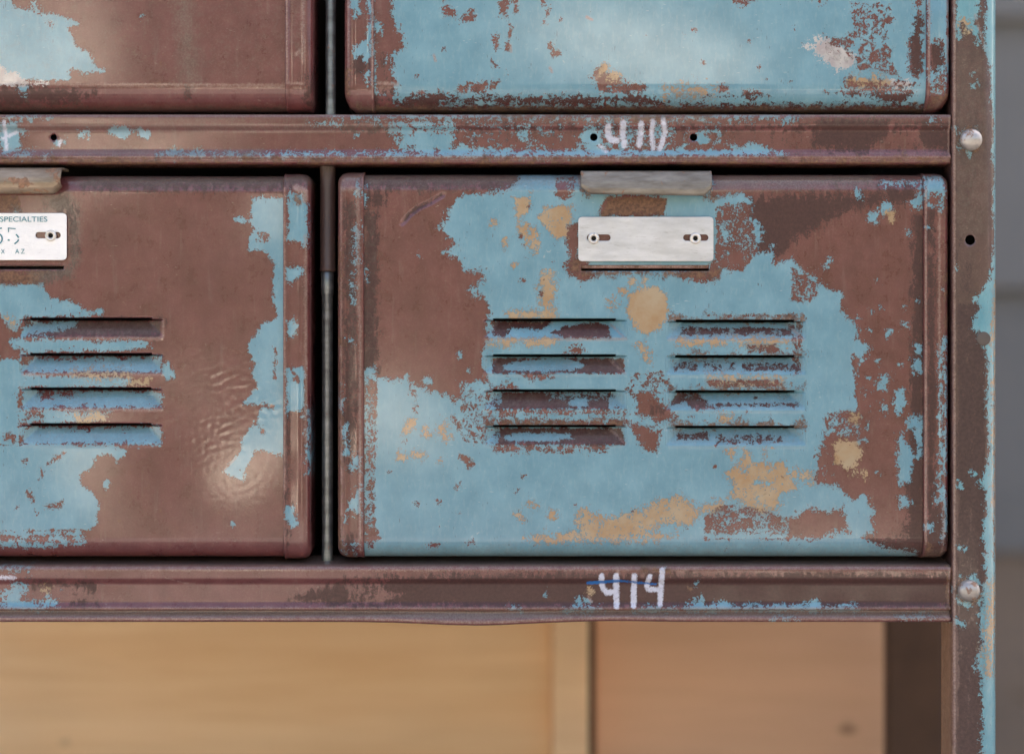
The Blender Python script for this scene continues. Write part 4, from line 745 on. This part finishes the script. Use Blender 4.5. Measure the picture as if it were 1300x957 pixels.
# ------------------------------------------------------------------ background, out of focus
def AP(px, d): return CX + (px - CX) * (1 + d / DC)    # where a thing at depth d must stand to be seen at px
def AQ(py, d): return CY + (py - CY) * (1 + d / DC)
def wood(name, c1, c2, size=60):
    m, nt, b = new_mat(name); g = NT(nt); v = g.coords(.06, 1, 1)
    n1 = g.noise(v, size * .35, 5, .65, .6); n2 = g.noise(g.coords(.3, 1, 1), size * 4, 3)
    col = g.mix(g.ramp(n1, .3, .7), c1, c2); col = g.mix(g.math('MULTIPLY', g.ramp(n2, .45, .7), .5), col, tuple(x * .6 for x in c1))
    knot = g.ramp(g.noise(g.coords(.5, 1, 1), 70, 2), .70, .76); col = g.mix(g.math('MULTIPLY', knot, .6), col, (.14, .07, .03))
    nt.links.new(col, b.inputs['Base Color']); b.inputs['Roughness'].default_value = .7
    nt.links.new(g.bump(n1, .5, S * 2), b.inputs['Normal']); return m
M_PINE = wood('pale_pine', (.94, .65, .38), (.84, .53, .28)); M_PINE2 = wood('reddish_pine', (.80, .49, .31), (.72, .43, .26)); M_PINE3 = wood('light_pine', (.95, .66, .40), (.90, .60, .35))
crate = thing('wooden_crate', (wx(AP(650, 1300)), 1.2 * .52, -0.45), 'plain pine crate with a light upright batten, blurred behind the rack under the bottom rail', 'crate')
d0 = 860
for i, (ya, yb_) in enumerate(((700, 1556),)):
    box('plank', AP(-260, d0), AP(700, d0), ya, yb_, d0, d0 + 40, M_PINE, crate, 4)
for i, (ya, yb_) in enumerate(((700, 1556),)):
    box('plank', AP(757, d0), AP(1180, d0), ya, yb_, d0 + 30, d0 + 70, M_PINE2, crate, 4)
box('batten', AP(701, d0 - 25), AP(747, d0 - 25), 700, 1556, d0 - 30, d0 + 38, M_PINE3, crate, 4)
box('crate_back', AP(-260, d0), AP(1300, d0), 700, 1556, d0 + 300, d0 + 320, plain('dark_crate_inside', (.05, .035, .025), .8), crate)

M_SID = plain('grey_siding_paint', (.185, .178, .172), .6, (.15, .145, .14), 300, (.2, 1, 1))
ds = 2500
wall = thing('siding_wall', (0.6, (ds + 40) * S, -0.45), 'grey painted lap siding of the wall behind the locker, blurred, right of the post', 'wall')
pitch = 2 * 343
y = 27 + 0.0
edges = [AQ(366, ds) + k * pitch for k in range(-6, 1)]
vb, Fb = [], []
def board(yt, yb_):
    X0, X1 = (-3500 - CX) * S, (5500 - CX) * S
    b = len(vb)
    for X in (X0, X1):
        vb.extend([(X, (ds + 26) * S, (CY - yt) * S), (X, (ds - 14) * S, (CY - yb_) * S), (X, (ds + 40) * S, (CY - yb_) * S), (X, (ds + 40) * S, (CY - yt) * S)])
    Fb.extend([(b + 1, b + 5, b + 4, b), (b + 2, b + 6, b + 5, b + 1), (b, b + 4, b + 7, b + 3), (b, b + 1, b + 2, b + 3), (b + 4, b + 7, b + 6, b + 5)])
ys_ = edges + [AQ(700, ds)]
for a, b_ in zip(ys_[:-1], ys_[1:]): board(a, b_)
link_mesh('siding', vb, Fb, M_SID, wall, False)
box('base_board', -3500, 5500, AQ(700, ds), 1560, ds + 2, ds + 40, wood('weathered_brown_board', (.28, .20, .14), (.21, .155, .12)), wall)

# ------------------------------------------------------------------ ground and an added sunlit bank out of view (they light and mirror in the paint)
GLINT_SPOTS = [(-.64, -3.6, -.23, .26), (-.26, -3.7, -.20, .12), (.45, -6.1, 1.04, .42), (.66, -2.7, -.45, .42), (-1.9, -6.2, 1.1, .42), (-1.2, -5.2, .55, .3)]  # pale spots added out of view to mirror as highlights in the paint
gm, gnt, gb = new_mat('dusty_ground'); gg = NT(gnt)
gv = gg.coords(S, S, S)
sx = gnt.nodes.new('ShaderNodeSeparateXYZ'); gnt.links.new(gv, sx.inputs[0])
side = gg.ramp(gg.math('ADD', sx.outputs[0], gg.math('MULTIPLY_ADD', gg.noise(gv, .7, 4), 1.4, c=-.7)), .6, -1.2)
dirt = gg.mix(gg.ramp(gg.noise(gv, .5, 6, .6), .3, .7), (.25, .215, .185), (.18, .16, .14))
dirt = gg.mix(side, dirt, (.36, .325, .29))  # ground made paler on the left to throw more light there
grass = gg.mix(gg.ramp(gg.noise(gv, .12, 5, .7), .3, .7), (.035, .045, .02), (.07, .07, .035))  # dark cover of the added bank, keeps its reflection low
def geo_y():
    t = gnt.nodes.new('ShaderNodeTexCoord'); n = gnt.nodes.new('ShaderNodeSeparateXYZ'); gnt.links.new(t.outputs['Object'], n.inputs[0]); return n.outputs[1], t.outputs['Object']
gy, gvec = geo_y()
col = gg.mix(gg.ramp(gg.math('ADD', gy, gg.math('MULTIPLY', gg.noise(gv, .6, 4), .8)), -2.4, -3.0), dirt, grass)
glint_mask = None
for (x, y, z, rad) in GLINT_SPOTS:
    d = gnt.nodes.new('ShaderNodeVectorMath'); d.operation = 'DISTANCE'; gnt.links.new(gvec, d.inputs[0]); d.inputs[1].default_value = (x, y, z)
    q = gg.ramp(gg.math('ADD', d.outputs['Value'], gg.math('MULTIPLY_ADD', gg.noise(gv, .12, 4, .7), .3, c=-.15)), rad, rad * .75)
    glint_mask = q if glint_mask is None else gg.math('MAXIMUM', glint_mask, q)
col = gg.mix(glint_mask, col, (.9, .84, .70))
gnt.links.new(col, gb.inputs['Base Color']); gb.inputs['Roughness'].default_value = .9
# the ground is level around the locker and rises behind the camera to a bank added for its reflected light
gx = np.linspace(-60, 60, 61); gyv = [60, 10, 5, 3, 1, -1, -2, -2.6, -3.0, -3.2, -3.5, -4, -4.5, -5, -5.5, -6, -6.5, -7, -7.5, -8.5, -10, -20, -60]
def gz(x, y): return -.45 + min(2.4, max(0, (-y - 3.2)) * .513) + (.0 if y > -3.3 else .05 * sin(x * 1.7 + y))
gvs = [(float(x), float(y), gz(x, y)) for y in gyv for x in gx]
n_ = len(gx); gf = [(i * n_ + j, (i + 1) * n_ + j, (i + 1) * n_ + j + 1, i * n_ + j + 1) for i in range(len(gyv) - 1) for j in range(n_ - 1)]
g_ = link_mesh('ground', gvs, gf, gm, None, True); tag(g_, None, None, None, 'structure')

# ------------------------------------------------------------------ light, camera
SUN_EL, SUN_AZ = 48, 20      # azimuth measured from +Y (behind the rack) towards +X
w = bpy.data.worlds.new('World'); sc.world = w; w.use_nodes = True
nt = w.node_tree; nt.nodes.clear()
sky = nt.nodes.new('ShaderNodeTexSky'); sky.sky_type = 'NISHITA'; sky.sun_disc = False
sky.sun_elevation = radians(SUN_EL); sky.sun_rotation = radians(SUN_AZ)
bg = nt.nodes.new('ShaderNodeBackground'); bg.inputs[1].default_value = .15; sky.dust_density = 9; sky.ozone_density = .1; sky.air_density = 1
wo = nt.nodes.new('ShaderNodeOutputWorld'); wb = nt.nodes.new('ShaderNodeMix'); wb.data_type = 'RGBA'; wb.blend_type = 'MULTIPLY'; wb.inputs[0].default_value = 1; wb.inputs[7].default_value = (1.03, .99, .96, 1); nt.links.new(sky.outputs[0], wb.inputs[6]); nt.links.new(wb.outputs[2], bg.inputs[0]); nt.links.new(bg.outputs[0], wo.inputs[0])
sl = bpy.data.lights.new('sun', 'SUN'); sl.energy = 3; sl.angle = radians(.5); sl.color = (1, .95, .87)
so = bpy.data.objects.new('sun', sl); COL.objects.link(so)
from mathutils import Vector
dirv = Vector((sin(radians(SUN_AZ)) * cos(radians(SUN_EL)), cos(radians(SUN_AZ)) * cos(radians(SUN_EL)), sin(radians(SUN_EL))))
so.rotation_euler = dirv.to_track_quat('Z', 'Y').to_euler()
cam = bpy.data.cameras.new('camera'); co_ = bpy.data.objects.new('camera', cam); COL.objects.link(co_)
co_.location = (0, -DC * S, 0); co_.rotation_euler = (radians(90), 0, 0)
cam.sensor_width = 36; cam.lens = 36 * DC / 1300.0
cam.shift_y = -(478.5 - 433) / 1300.0
cam.clip_start = .01; cam.clip_end = 300
cam.dof.use_dof = True; cam.dof.focus_distance = DC * S; cam.dof.aperture_fstop = 3.0
sc.camera = co_
sc.view_settings.view_transform = 'Standard'; sc.view_settings.look = 'None'; sc.view_settings.gamma = 1; sc.view_settings.exposure = 2.1
for o in bpy.data.objects:
    if '_w' in o: del o['_w']
